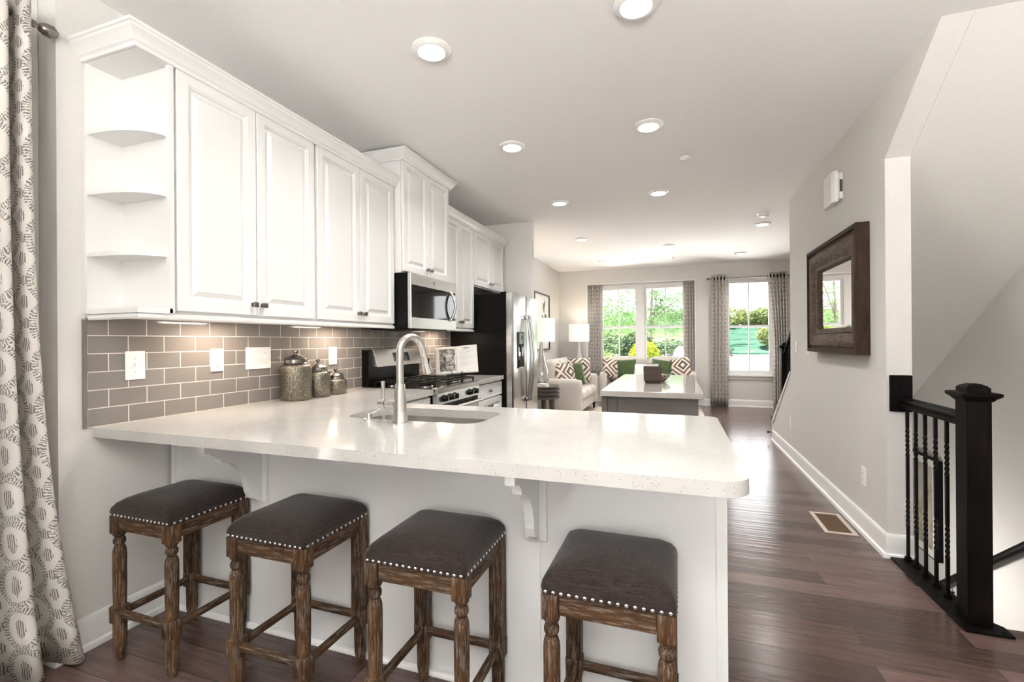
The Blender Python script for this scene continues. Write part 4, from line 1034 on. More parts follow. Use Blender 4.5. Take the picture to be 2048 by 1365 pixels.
# fill light added out of view below the floor line to brighten the stairwell
t = thing('added_stair_fill', 'added unseen round fill light in the stairwell below the floor line', 'light', (1.2845, 4.4, -0.55))
b = BM(); lathe(b, [(0, 0.0005), (0.11, 0.0005), (0.11, 0.012), (0, 0.012)], (1.2845, 4.4, -0.55), 24, 'X'); obj('base', b, M['white'], t, 40)
b = BM(); lathe(b, [(0.0, 0.0125), (0.10, 0.0125), (0.085, 0.05), (0.0, 0.07)], (1.2845, 4.4, -0.55), 24, 'X'); obj('diffuser', b, M['diffuser'], t, 40)
l = bpy.data.lights.new('stair_fill_light', 'AREA'); l.shape = 'DISK'; l.size = 0.2; l.energy = 2.0; l.color = (1, 0.95, 0.9)
o = bpy.data.objects.new('stair_fill_light', l); COL.objects.link(o); o.parent = t; o.location = (0.075, 0, 0); o.rotation_euler = (0, -PI/2, 0)

# floor register
t = thing('floor_register', 'tan metal air register set in the wood floor by the right wall', 'vent', (1.01, 3.73, 0))
b = BM(); plate_with_holes(b, [(0.918, 3.535), (1.104, 3.535), (1.104, 3.925), (0.918, 3.925)], [[(0.943, 3.560), (1.079, 3.560), (1.079, 3.900), (0.943, 3.900)]], lambda u, v, w: (u, v, 0.0005+w), 0.006); obj('rim', b, M['tanrim'], t)
b = BM(); box(b, 0.944, 1.078, 3.561, 3.899, 0.0005, 0.002)
for i in range(26): y = 3.567 + 0.013*i; prism(b, [(y, 0.002), (y+0.003, 0.002), (y+0.0055, 0.005), (y+0.0025, 0.005)], 'X', 0.944, 1.078)
obj('grille', b, M['tan'], t)

# mirror
t = thing('wall_mirror', 'large mirror in a deep rustic barnwood frame on the right wall', 'mirror', (RX, 4.06, 1.17))
y0, y1, z0_, z1_ = 3.486, 4.640, 1.163, 2.003
def sq(i, d): return [(RX-d, y0+i, z0_+i), (RX-d, y1-i, z0_+i), (RX-d, y1-i, z1_-i), (RX-d, y0+i, z1_-i)]
b = BM(); ring_loft(b, [sq(0, 0.001), sq(0, 0.075), sq(0.028, 0.078), sq(0.030, 0.060), sq(0.038, 0.060)], False, False); fo = obj('outer_frame', b, M['barnv'], t)
b = BM(); rs = [sq(0.038, 0.055)]
for i in range(9):
    a = i/8*PI*0.72; rs.append(sq(0.040+0.104*i/8, 0.052 + 0.026*math.sin(PI*(i/8)**0.8) - 0.010*(i/8)))
ring_loft(b, rs, False, False); obj('cove_molding', b, M['barn'], t, 40)
b = BM(); ring_loft(b, [sq(0.144, 0.040), sq(0.150, 0.046), sq(0.180, 0.044), sq(0.182, 0.020)], False, False); obj('inner_frame', b, M['barn'], t)
b = BM(); ring_loft(b, [sq(0.181, 0.022), sq(0.200, 0.0255)], False, False); obj('bevel', b, M['mirror'], t)
b = BM(); ring_loft(b, [sq(0.178, 0.010), sq(0.2001, 0.0255)], True, True); obj('mirror_glass', b, M['mirror'], t)
# door chime
t = thing('door_chime', 'white box door chime high on the right wall above the mirror', 'door chime', (RX, 4.05, 2.28))
b = BM(); box(b, RX-0.022, RX-0.0005, 3.965, 4.20, 2.285, 2.475, 0.002, 1); obj('base', b, M['white'], t)
b = BM(); prism(b, [(RX-0.0225, 3.995), (RX-0.045, 3.995), (RX-0.060, 4.02), (RX-0.060, 4.20), (RX-0.045, 4.225), (RX-0.0225, 4.225)], 'Z', 2.272, 2.500, 0.002); obj('cover', b, M['white'], t)
b = BM(); box(b, RX-0.0215, RX-0.004, 3.9635, 3.9645, 2.335, 2.425); obj('speaker_slot', b, M['slot'], t)

# ------------------------------------------------------------------ ceiling fittings
LIGHTS = [(-0.150, 2.090, 'above the bar, nearest on the right'), (-1.142, 2.068, 'above the bar, nearest the wall cabinets'), (-0.160, 3.296, 'second down the room in the right row'), (-1.144, 3.296, 'second down the room, in front of the microwave'),
          (-0.142, 4.815, 'third down the room in the right row'), (-1.143, 4.812, 'third down the room, in front of the refrigerator'), (1.056, 6.585, 'close to the smoke detector'), (-1.257, 6.642, 'just past the refrigerator wall'),
          (-0.082, 7.583, 'in the middle of the living room ceiling'), (-1.234, 8.670, 'near the back wall above the left sofa'), (1.058, 8.682, 'near the back wall toward the right window')]
for x, y, lab in LIGHTS:
    t = thing('recessed_light', 'lit round recessed ceiling light ' + lab, 'light', (x, y, CH-0.02), 'recessed ceiling lights'); 
    b = BM(); lathe(b, [(0.066, CH-0.0005), (0.096, CH-0.0005), (0.097, CH-0.006), (0.080, CH-0.020), (0.068, CH-0.020), (0.066, CH-0.012)], (x, y, 0), 32); obj('trim_ring', b, M['white'], t, 40)
    b = BM(); lathe(b, [(0, CH-0.008), (0.0655, CH-0.008), (0.0655, CH-0.013), (0, CH-0.015)], (x, y, 0), 32); obj('diffuser', b, M['diffuser'], t, 40)
    l = bpy.data.lights.new('recessed_lamp', 'AREA'); l.shape = 'DISK'; l.size = 0.13; l.energy = CAN if y < 6 else CAN*1.5; l.color = (1, 0.97, 0.93); l.spread = math.radians(130)
    o = bpy.data.objects.new('recessed_lamp', l); COL.objects.link(o); o.parent = t; o.location = (0, 0, -0.004)
t = thing('smoke_detector', 'round white smoke detector on the ceiling near the right wall', 'smoke detector', (0.985, 6.05, CH-0.04))
b = BM(); lathe(b, [(0, CH-0.0005), (0.068, CH-0.0005), (0.068, CH-0.014), (0, CH-0.014)], (0.985, 6.05, 0), 28); obj('base', b, M['white'], t, 40)
b = BM(); lathe(b, [(0, CH-0.0145), (0.056, CH-0.0145), (0.056, CH-0.034), (0.044, CH-0.042), (0, CH-0.042)], (0.985, 6.05, 0), 28); obj('cover', b, M['white'], t, 40)
for x, y, lab in ((0.087, 3.984, 'flat white sprinkler cover on the kitchen ceiling right of the light row'), (-0.011, 8.712, 'small white sprinkler head on the living room ceiling near the window')):
    b = BM(); lathe(b, [(0, CH-0.0005), (0.040, CH-0.0005), (0.038, CH-0.006), (0, CH-0.008)] if y < 5 else [(0, CH-0.0005), (0.034, CH-0.0005), (0.03, CH-0.008), (0.008, CH-0.012), (0.006, CH-0.035), (0.016, CH-0.038), (0.016, CH-0.041), (0, CH-0.041)], (x, y, 0), 24)
    tag(obj('sprinkler', b, M['white'], smooth=40, center=True), lab, 'sprinkler')

# unseen light stand added behind the camera to bounce fill off the ceiling
t = thing('added_uplight', 'added unseen fill light with a bowl behind the camera, aimed at the ceiling', 'lamp', (0.1, -0.9, 0))
b = BM(); lathe(b, [(0, 0.0), (0.15, 0.0), (0.15, 0.015), (0.03, 0.03), (0, 0.03)], (0.1, -0.9, 0), 28); obj('base', b, M['pewter'], t, 40)
b = BM(); cyl(b, (0.1, -0.9, 0.03), (0.1, -0.9, 1.70), 0.012, n=14); obj('pole', b, M['pewter'], t, 40)
b = BM(); lathe(b, [(0, 1.70), (0.03, 1.70), (0.10, 1.73), (0.165, 1.80), (0.160, 1.80), (0.095, 1.737), (0, 1.71)], (0.1, -0.9, 0), 32); obj('bowl', b, M['white'], t, 50)
l = bpy.data.lights.new('uplight_fill', 'AREA'); l.shape = 'DISK'; l.size = 0.26; l.energy = UPLIGHT_FILL; l.color = (1, 1.0, 0.99)
o = bpy.data.objects.new('uplight_fill', l); COL.objects.link(o); o.parent = t; o.location = (0, 0, 1.802); o.rotation_euler = (PI, 0, 0)

# ------------------------------------------------------------------ curtains
def curtain(name, label, path, z0, z1, thick=0.003, flare=None, mt=None, rings_at=None, group=None):
    """path: list of plan points of the pleated cloth; flare(s, t, p) moves points (t=0 at the hem)"""
    t = thing(name, label, 'curtain', (path[0][0], path[0][1], z0), group)
    b = BM(); uvl = b.loops.layers.uv.new('UVMap'); nz = 16
    L = [0.0]
    for p, q in zip(path[:-1], path[1:]): L.append(L[-1] + math.hypot(q[0]-p[0], q[1]-p[1]))
    grid = []; uvm = {}
    for i, p in enumerate(path):
        col = []
        for k in range(nz+1):
            tt = k/nz; z = z0 + (z1-z0)*tt; x, y = p
            if flare: x, y = flare(L[i]/L[-1], tt, (x, y))
            v = b.verts.new((x, y, z)); uvm[v] = (L[i], z); col.append(v)
        grid.append(col)
    for a, c in zip(grid[:-1], grid[1:]):
        for k in range(nz):
            f = b.faces.new((a[k], c[k], c[k+1], a[k+1]))
            for lp in f.loops: lp[uvl].uv = uvm[lp.vert]
    o = obj('cloth', b, M['curtain'], t, 180, solid=thick)
    for (x, y, z, ax) in rings_at or []:
        b = BM(); lathe(b, [(0.018, -0.004), (0.030, -0.004), (0.032, 0.0), (0.030, 0.004), (0.018, 0.004), (0.016, 0.0)], origin_of(o), 20, 'X')
        g_ = obj('grommet', b, M['iron'], o, 50); g_.location = Vector((x, y, z)) - origin_of(o); g_.rotation_euler = (0, 0, ax)
    return t
def rod(label, p0, p1, r, brackets, fin=(True, True)):
    t = thing('curtain_rod', label, 'curtain rod', p0); p0, p1 = Vector(p0), Vector(p1); d = (p1-p0).normalized()
    b = BM(); cyl(b, p0, p1, r, n=16); obj('pole', b, M['pewter'], t, 50)
    for on, p, s in ((fin[0], p0, -1), (fin[1], p1, 1)):
        if not on: continue
        b = BM(); e = d*s; tube(b, [p+e*0.0005, p+e*0.012, p+e*0.014, p+e*0.020, p+e*0.024, p+e*0.040, p+e*0.062, p+e*0.078, p+e*0.084], [r*1.05, r*1.05, r*0.6, r*0.6, r*1.15, r*1.9, r*2.0, r*1.2, r*0.3], 18); obj('finial', b, M['pewter'], t, 50)
    for (p, q) in brackets:
        b = BM(); tube(b, [p, q], 0.006, 10); obj('bracket', b, M['pewter'], t, 50)
    return t
# foreground curtain beside the kitchen wall
pth = []; NF = 9
for i in range(NF*14+1):
    s = i/14.0; y = 1.052 - 0.062*s - 0.006*math.sin(s*2*PI*2); x = -2.292 - 0.058*math.cos(s*2*PI) + 0.012*math.sin(s*1.7)
    pth.append((x, y))
def fl(s, tt, p):
    k = (1-tt)**3.0; return (p[0] + 0.045*k*max(0, 1-s*3.2) + 0.014*k*math.sin(s*40), p[1] + 0.15*k*max(0, 1-s*3.0))
curtain('curtain', 'cream curtain with grey hatched print in the left foreground', pth, 0.03, 2.535, 0.003, fl, rings_at=[(-2.30, 1.052-0.062*k-0.031, 2.49, PI/2) for k in range(1, 8)])
rod('pewter curtain rod with egg-shaped finial at top left', (-2.296, 0.2, 2.488), (-2.296, 1.060, 2.488), 0.0125, [((LX+0.001, 0.3, 2.488), (-2.306, 0.3, 2.488))], (False, True))
# living room curtains
def pleats(x0, x1, y, n, amp, ph=0.0):
    out = []
    for i in range(n*12+1):
        s = i/12.0; out.append((x0 + (x1-x0)*s/n, y + amp*math.cos(s*2*PI + ph)))
    return out
curtain('curtain', 'grey patterned curtain inside the left edge of the double window', pleats(-1.690, -1.415, BY+0.030, 5, 0.026), 0.56, 2.41)
curtain('curtain', 'grey patterned curtain inside the right edge of the double window', pleats(0.155, 0.355, BY+0.030, 4, 0.026), 0.56, 2.41)
cy_ = BY-0.11
curtain('curtain', 'full-length patterned curtain at the left of the single window', pleats(0.655, 0.945, cy_, 5, 0.035), 0.02, 2.50, 0.003, lambda s, tt, p: (p[0] - 0.012*(1-tt)*(1-s), p[1]), rings_at=[(0.655+0.058*k, cy_, 2.425, 0.25) for k in range(1, 5)])
curtain('curtain', 'full-length patterned curtain at the right of the single window, behind the railing', pleats(1.60, 1.93, cy_, 6, 0.035), 0.02, 2.50, 0.003, lambda s, tt, p: (p[0] + 0.10*math.sin(min(1, (1-tt)*1.6)*PI/2)*(1-s), p[1]), rings_at=[(1.60+0.055*k, cy_, 2.425, 0.25) for k in range(1, 6)])
rod('pewter curtain rod across the single window in the back wall', (0.655, cy_, 2.425), (1.98, cy_, 2.425), 0.011, [((0.70, BY-0.001, 2.425), (0.70, cy_+0.01, 2.425)), ((1.95, BY-0.001, 2.425), (1.95, cy_+0.01, 2.425))])

# ------------------------------------------------------------------ island
t = thing('island_cabinet', 'taupe painted island cabinet in the middle of the room', 'cabinet', (-0.15, 4.13, 0))
b = BM(); box(b, -0.385, 0.146, 3.335, 4.95, 0.09, 0.873); obj('body', b, M['greige'], t)
b = BM(); box(b, -0.34, 0.12, 3.38, 4.92, 0.0, 0.0895); obj('toe_kick', b, M['greige'], t)
b = BM(); box(b, -0.495, -0.455, 3.335, 3.375, 0.0, 0.873, 0.002); obj('corner_post', b, M['greige'], t)
b = BM(); box(b, -0.452, -0.386, 3.34, 3.36, 0.0, 0.873, 0.001); obj('filler_panel', b, M['greige'], t)
b = BM(); box(b, -0.405, -0.388, 3.330, 3.3395, 0.0, 0.873, 0.001); obj('batten', b, M['greige'], t)
b = BM(); box(b, -0.495, -0.455, 4.90, 4.94, 0.0, 0.873, 0.002); obj('corner_post', b, M['greige'], t)
b = BM(); box(b, -0.500, 0.178, 3.290, 4.970, 0.8735, 0.914, 0.004)
tag(obj('island_worktop', b, M['quartzgrey'], center=True), 'grey speckled quartz top of the taupe island', 'worktop')
# leather bin with books, and the tray behind it
bt = thing('storage_bin', 'dark brown leather bin holding books on the island', 'bin', (0, 0, 0))
b = BM(); sqr = lambda e, z, f=1.0: [(-e*1.08, -e*f, z), (e*1.08, -e*f, z), (e*1.08, e*f, z), (-e*1.08, e*f, z)]
ring_loft(b, [sqr(0.050, 0.0), sqr(0.0635, 0.026), sqr(0.066, 0.135), sqr(0.061, 0.135), sqr(0.058, 0.028), sqr(0.048, 0.010)]); obj('shell', b, M['leatherbrown'], bt)
place(bt, (-0.175, 3.995, 0.9144), (0, 0, 0.05))
for i, (dx, dz, rz, wd, lab) in enumerate(((0.003, 0.118, 0.02, 0.047, 'lower cream book with a red ribbon in the leather bin'), (-0.002, 0.142, -0.05, 0.050, 'upper cream book lying on top of the leather bin'))):
    k = thing('book', lab, 'book', (0, 0, 0), None)
    b = BM(); box(b, -wd+0.003, wd-0.001, -0.040, 0.040, 0.002, 0.018); obj('pages', b, M['paper'], k)
    b = BM(); box(b, -wd, wd, -0.043, 0.043, 0.0, 0.0018); box(b, -wd, wd, -0.043, 0.043, 0.0182, 0.020); obj('cover', b, M['taupewood'], k)
    if i == 0:
        b = BM(); box(b, 0.005, 0.018, -0.0455, -0.0435, -0.001, 0.021); obj('ribbon', b, M['red'], k)
    place(k, (-0.175+dx, 3.995, 0.9145+dz-0.004), (0, 0, 0.05+rz))
b = BM(); box(b, -0.052, 0.052, -0.045, 0.045, 0.0, 0.098)
tag(obj('book', b, M['paper']), 'thick pale book standing inside the leather bin under the others', 'book')
bpy.data.objects['book.002'].location = (-0.175, 3.995, 0.9265); bpy.data.objects['book.002'].rotation_euler = (0, 0, 0.05)
t = thing('patterned_bowl', 'small patterned bowl on the island behind the leather bin', 'bowl', (-0.09, 4.13, 0.9144))
b = BM(); lathe(b, [(0, 0.9144), (0.022, 0.9144), (0.03, 0.925), (0.062, 0.955), (0.070, 0.975), (0.066, 0.975), (0.056, 0.956), (0.026, 0.930), (0, 0.926)], (-0.105, 4.155, 0), 28); obj('bowl', b, noisy('tortoise_glaze', (0.05, 0.035, 0.025), (0.55, 0.48, 0.38), 90, rough=0.25, lo=0.45, hi=0.55), t, 40)

# ------------------------------------------------------------------ living room
b = BM(); box(b, -2.15, 0.455, 6.20, 9.45, 0.0005, 0.014, 0.004)
tag(obj('area_rug', b, M['rugmat'], center=True), 'pale beige rug under the sofas, reaching past the island', 'rug')

def rbox(bm, x0, x1, y0, y1, z0, z1, r=0.03, crown=0.0):
    """soft cushion block: rounded box with a crowned top"""
    r_ = bmesh.ops.create_cube(bm, size=1.0); vs = r_['verts']
    es = list({e for v in vs for e in v.link_edges})
    res = bmesh.ops.subdivide_edges(bm, edges=es, cuts=7, use_grid_fill=True)
    cx, cy, cz = (x0+x1)/2, (y0+y1)/2, (z0+z1)/2; hx, hy, hz = (x1-x0)/2, (y1-y0)/2, (z1-z0)/2
    for v in bm.verts:
        p = Vector((v.co.x*2*hx, v.co.y*2*hy, v.co.z*2*hz))
        q = Vector((max(-hx+r, min(hx-r, p.x)), max(-hy+r, min(hy-r, p.y)), max(-hz+r, min(hz-r, p.z))))
        d = p - q
        if d.length > 1e-6: p = q + d.normalized()*min(r, d.length)
        if crown:
            w = (1-(p.x/hx)**2)*(1-(p.y/hy)**2)*(1-(p.z/hz)**2)
            wx, wy, wz = (1-(p.y/hy)**2)*(1-(p.z/hz)**2), (1-(p.x/hx)**2)*(1-(p.z/hz)**2), (1-(p.x/hx)**2)*(1-(p.y/hy)**2)
            p.x += crown*wx*(p.x/hx); p.y += crown*wy*(p.y/hy); p.z += crown*wz*(p.z/hz)
        v.co = Vector((cx, cy, cz)) + p
    return bm
def sofa(label, Lw, D, nseat, arm_h, back_h):
    """local frame: x along the width, front towards -y, z up"""
    t = thing('sofa', label, 'sofa', (0, 0, 0)); aw = 0.15
    b = BM(); rbox(b, aw, Lw-aw, 0.04, D-0.02, 0.115, 0.30, 0.02); obj('base', b, M['sofa'], t, 60)
    for x0 in (0, Lw-aw):
        b = BM(); rbox(b, x0, x0+aw, 0.0, D-0.01, 0.11, arm_h, 0.045, 0.004); obj('arm', b, M['sofa'], t, 60)
    b = BM(); rbox(b, aw+0.002, Lw-aw-0.002, D-0.20, D, 0.302, back_h-0.09, 0.05); obj('back_frame', b, M['sofa'], t, 60)
    w = (Lw-2*aw)/nseat
    for i in range(nseat):
        b = BM(); rbox(b, aw+i*w+0.003, aw+(i+1)*w-0.003, 0.0, D-0.22, 0.302, 0.45, 0.045, 0.012); obj('seat_cushion', b, M['sofa'], t, 60)
        b = BM(); rbox(b, aw+i*w+0.004, aw+(i+1)*w-0.004, D-0.40, D-0.205, 0.465, back_h, 0.07, 0.02); obj('back_cushion', b, M['sofa'], t, 60)
    for x in (0.06, Lw-0.06):
        for y in (0.06, D-0.08):
            b = BM(); lathe(b, [(0, 0.0), (0.018, 0.0), (0.028, 0.112), (0, 0.112)], (x, y, 0), 12); obj('leg', b, M['darkleg'], t, 40)
    return t
s1 = sofa('cream sofa along the left wall with its arm behind the drum table', 1.64, 0.86, 3, 0.645, 0.93); place(s1, (-1.375, 7.13, 0.0145), (0, 0, PI/2))
s2 = sofa('cream sofa under the double window facing the island', 1.74, 0.78, 2, 0.66, 0.93); place(s2, (-1.36, 8.83, 0.0145), (0, 0, 0))
def pillow(label, w, h, th, mt, loc, rot, uvs=(1, 1)):
    b = BM(); uvl = b.loops.layers.uv.new('UVMap'); n = 14; uvm = {}; top, bot = {}, {}
    for i in range(n+1):
        for j in range(n+1):
            u, v = 2*i/n-1, 2*j/n-1
            k = 1 - 0.07*(1-abs(u)**2)*(abs(v)**3); k2 = 1 - 0.07*(1-abs(v)**2)*(abs(u)**3)
            e = max(0, (1-u**4)*(1-v**4))**0.55
            x, z = u*w/2*k2, v*h/2*k
            edge = i in (0, n) or j in (0, n)
            p = b.verts.new((x, -th/2*e, z)); top[i, j] = p; uvm[p] = (u*uvs[0], v*uvs[1])
            if edge: bot[i, j] = p
            else:
                q = b.verts.new((x, th/2*e, z)); bot[i, j] = q; uvm[q] = (u*uvs[0], v*uvs[1])
    for i in range(n):
        for j in range(n):
            for d in (top, bot):
                f = b.faces.new((d[i, j], d[i+1, j], d[i+1, j+1], d[i, j+1]))
                for lp in f.loops: lp[uvl].uv = uvm[lp.vert]
    o = obj('throw_pillow', b, mt, None, 180, sub=1); tag(o, label, 'pillow'); place(o, loc, rot); return o
# left sofa (its back runs along the wall, so pillows lean towards -x)
pillow('brown and cream diamond pillow nearest the drum table, on the left sofa', 0.46, 0.44, 0.17, M['geo'], (-1.72, 7.50, 0.700), (-0.30, 0, 0.95))
pillow('green velvet pillow in the middle of the left sofa', 0.44, 0.42, 0.16, M['green'], (-1.66, 7.95, 0.700), (-0.28, 0, 0.80))
pillow('brown and cream diamond pillow at the far arm of the left sofa', 0.50, 0.48, 0.17, M['geo'], (-1.66, 8.34, 0.735), (-0.25, 0, 0.35), (1.1, 1.1))
# window sofa
pillow('brown and cream diamond pillow at the left end of the window sofa', 0.40, 0.40, 0.15, M['geo'], (-1.13, 8.98, 0.735), (-0.30, 0.12, 0.25))
pillow('green velvet pillow left of the gap on the window sofa', 0.40, 0.38, 0.16, M['green'], (-0.86, 8.99, 0.735), (-0.32, -0.06, 0.12))
pillow('white throw pillow in the middle of the window sofa', 0.36, 0.30, 0.14, M['softwhite'], (-0.57, 8.97, 0.685), (-0.35, 0.05, 0.0))
pillow('green velvet pillow behind the leather bin on the window sofa', 0.40, 0.38, 0.16, M['green'], (-0.24, 8.99, 0.735), (-0.32, 0.12, -0.12))
pillow('brown and cream diamond pillow at the right end of the window sofa', 0.42, 0.42, 0.15, M['geo'], (0.085, 8.98, 0.75), (-0.30, -0.20, -0.25))

# lamps and tables
def lamp(label, x, y, z0, zs0, zs1, rs, rb):
    t = thing('table_lamp', label, 'lamp', (x, y, z0)); H = zs0 - z0
    b = BM(); lathe(b, [(0, z0), (rb*0.75, z0), (rb*0.78, z0+0.015), (rb*0.95, z0+H*0.12), (rb, z0+H*0.22), (rb*0.85, z0+H*0.36), (rb*0.50, z0+H*0.55), (rb*0.30, z0+H*0.75), (rb*0.22, z0+H*0.95), (rb*0.2, z0+H), (0, z0+H)], (x, y, 0), 28)
    obj('base', b, M['ceramic'] if rb < 0.11 else M['mercurypale'], t, 60)
    b = BM(); lathe(b, [(0.01, zs0+0.002), (rs, zs0), (rs, zs1), (rs-0.004, zs1), (rs-0.004, zs0+0.004), (0.01, zs0+0.004)], (x, y, 0), 36); sh = obj('lamp_shade', b, M['lampshade'], t, 40)
    b = BM(); cyl(b, (x, y, zs0+0.005), (x, y, zs1+0.012), 0.006, n=10); lathe(b, [(0, zs1+0.012), (0.008, zs1+0.012), (0.013, zs1+0.026), (0.006, zs1+0.04), (0, zs1+0.042)], (x, y, 0), 14); obj('finial', b, M['chrome'], sh, 40)
    l = bpy.data.lights.new('table_bulb', 'POINT'); l.energy = 1.6; l.shadow_soft_size = 0.05; l.color = (1, 0.86, 0.7)
    o = bpy.data.objects.new('table_bulb', l); COL.objects.link(o); o.parent = t; o.location = (0, 0, (zs0+zs1)/2 - z0)
M['mercurypale'] = noisy('pale_mercury_glass', (0.38, 0.36, 0.33), (0.85, 0.83, 0.80), 60, rough=0.12, metal=0.6, bump=0.3, bdist=0.003)
TX, TY = -1.885, 6.70
lamp('table lamp with a white drum shade beside the refrigerator, on the drum table', TX, TY, 0.601, 1.255, 1.605, 0.205, 0.115)
lamp('table lamp with a white drum shade in the back corner behind the left sofa', -1.83, 9.33, 0.58, 1.25, 1.605, 0.205, 0.105)
t = thing('drum_table', 'round grey drum table with ribbed edge and tapered legs', 'side table', (TX, TY, 0))
b = BM(); prof = [(0, 0.415), (0.255, 0.415)]
for k in range(3): z = 0.42+0.058*k; prof += [(0.268, z), (0.272, z+0.012), (0.268, z+0.026), (0.240, z+0.030), (0.238, z+0.052), (0.262, z+0.056)]
prof += [(0.272, 0.592), (0.268, 0.6005), (0, 0.6005)]
lathe(b, prof, (TX, TY, 0), 40); obj('drum', b, M['taupewood'], t, 40)
for a in (0.5, 0.5+2*PI/3, 0.5+4*PI/3):
    b = BM(); cyl(b, (TX+0.20*math.cos(a-0.9), TY+0.20*math.sin(a-0.9), 0.0145), (TX+0.19*math.cos(a-0.9), TY+0.19*math.sin(a-0.9), 0.415), 0.026, 0.042, 14); obj('leg', b, M['taupewood'], t, 40)
for z, w, d, rz, lab in ((0.602, 0.11, 0.15, 0.1, 'lower white book on the drum table'), (0.626, 0.10, 0.14, -0.15, 'upper white book on the drum table')):
    k = thing('book', lab, 'book', (0, 0, 0))
    b = BM(); box(b, -w/2+0.003, w/2-0.003, -d/2+0.003, d/2-0.003, 0.002, 0.020); obj('pages', b, M['paper'], k)
    b = BM(); box(b, -w/2, w/2, -d/2, d/2, 0.0, 0.0018); box(b, -w/2, w/2, -d/2, d/2, 0.0202, 0.022); box(b, -w/2, -w/2+0.0025, -d/2, d/2, 0.0018, 0.0202); obj('cover', b, M['softwhite'], k)
    place(k, (TX+0.075, TY-0.178, z-0.0005), (0, 0, rz+1.3))
t = thing('end_table', 'dark end table in the corner under the farther lamp', 'side table', (-1.83, 9.33, 0))
b = BM(); box(b, -2.08, -1.58, 9.09, 9.57, 0.55, 0.5795, 0.004); obj('table_top', b, M['taupewood'], t)
for x in (-2.05, -1.61):
    for y in (9.12, 9.54):
        b = BM(); box(b, x-0.02, x+0.02, y-0.02, y+0.02, 0.0145 if y < 9.45 else 0.0, 0.549); obj('leg', b, M['taupewood'], t)
# botanical print
t = thing('framed_print', 'dark-framed botanical leaf print on the left wall above the sofa', 'picture', (WX, 8.3, 1.1))
y0, y1, z0_, z1_ = 7.72, 8.735, 1.10, 2.14
b = BM(); plate_with_holes(b, [(y0, z0_), (y1, z0_), (y1, z1_), (y0, z1_)], [[(y0+0.022, z0_+0.022), (y1-0.022, z0_+0.022), (y1-0.022, z1_-0.022), (y0+0.022, z1_-0.022)]], lambda u, v, w: (WX+0.001+w, u, v), 0.035); obj('frame', b, M['darkleg'], t)
b = BM(); box(b, WX+0.002, WX+0.016, y0+0.0225, y1-0.0225, z0_+0.0225, z1_-0.0225); pr = obj('print', b, M['paper'], t)
random.seed(3); b = BM(); xx = WX+0.0165
def leafshape(bm, cy, cz, L, w, a):
    pts = []
    for i in range(12):
        s = i/11; wv = w*math.sin(s*PI)**0.8; pts.append((s*L, wv))
    for i in range(10, 0, -1):
        s = i/11; pts.append((s*L, -w*math.sin(s*PI)**0.8))
    prism(bm, [(cy + p*math.cos(a) - q*math.sin(a), cz + p*math.sin(a) + q*math.cos(a)) for p, q in pts], 'X', xx, xx+0.0006)
prism(b, [(8.36, 1.16), (8.375, 1.16), (8.40, 2.06), (8.39, 2.06)], 'X', xx, xx+0.0004)
for cy, cz, L, w, a in ((8.38, 1.30, .22, .06, 2.2), (8.38, 1.42, .20, .07, .7), (8.38, 1.58, .24, .06, 2.4), (8.39, 1.66, .20, .085, .35), (8.39, 1.78, .22, .05, 1.9), (8.39, 1.88, .16, .035, 1.2), (8.38, 1.50, .28, .05, 2.9), (8.36, 1.30, .24, .07, .3)): leafshape(b, cy, cz, L, w, a)
obj('leaf_motif', b, noisy('sage_ink', (0.05, 0.09, 0.045), (0.20, 0.25, 0.13), 9, rough=0.7), pr)

# ------------------------------------------------------------------ outside the windows
b = BM(); gp = [(-14, BY+0.3, -0.25), (14, BY+0.3, -0.25), (14, 30, 0.62), (-14, 30, 0.62)]
f = [b.verts.new(p) for p in gp]; g0 = [b.verts.new((p[0], p[1], p[2]-0.2)) for p in gp]
b.faces.new(f); b.faces.new(g0[::-1])
for i in range(4): b.faces.new((f[i], f[(i+1) % 4], g0[(i+1) % 4], g0[i]))
o = struct('ground', b, M['concrete'])
b = BM(); n = 24; rows = []
for j in range(9):
    t_ = j/8; rows.append([(-14 + 36*i/n, 27 + 9*t_, 0.50 + 2.6*t_**1.1 + 0.25*math.sin(i*1.3+j)*t_) for i in range(n+1)])
vr = ring_loft(b, rows, False, False, closed=False)
o = struct('hillside', b, M['hill'], smooth=180)
def crown_mesh(bm, c, rad, n, size, seed, hollow=0.45):
    rnd = random.Random(seed); c = Vector(c)
    for _ in range(n):
        d = Vector((rnd.gauss(0, 1), rnd.gauss(0, 1), rnd.gauss(0, 1))).normalized(); r = hollow + (1-hollow)*rnd.random()**0.6
        p = c + Vector((d.x*rad[0]*r, d.y*rad[1]*r, d.z*rad[2]*r)); s = size*(0.6+0.8*rnd.random())
        a = Vector((rnd.gauss(0, 1), rnd.gauss(0, 1), rnd.gauss(0, 1))).normalized(); u, w = frame_of(a)
        vs = [bm.verts.new(p + u*s), bm.verts.new(p + w*s*0.5), bm.verts.new(p - u*s), bm.verts.new(p - w*s*0.5)]; bm.faces.new(vs)
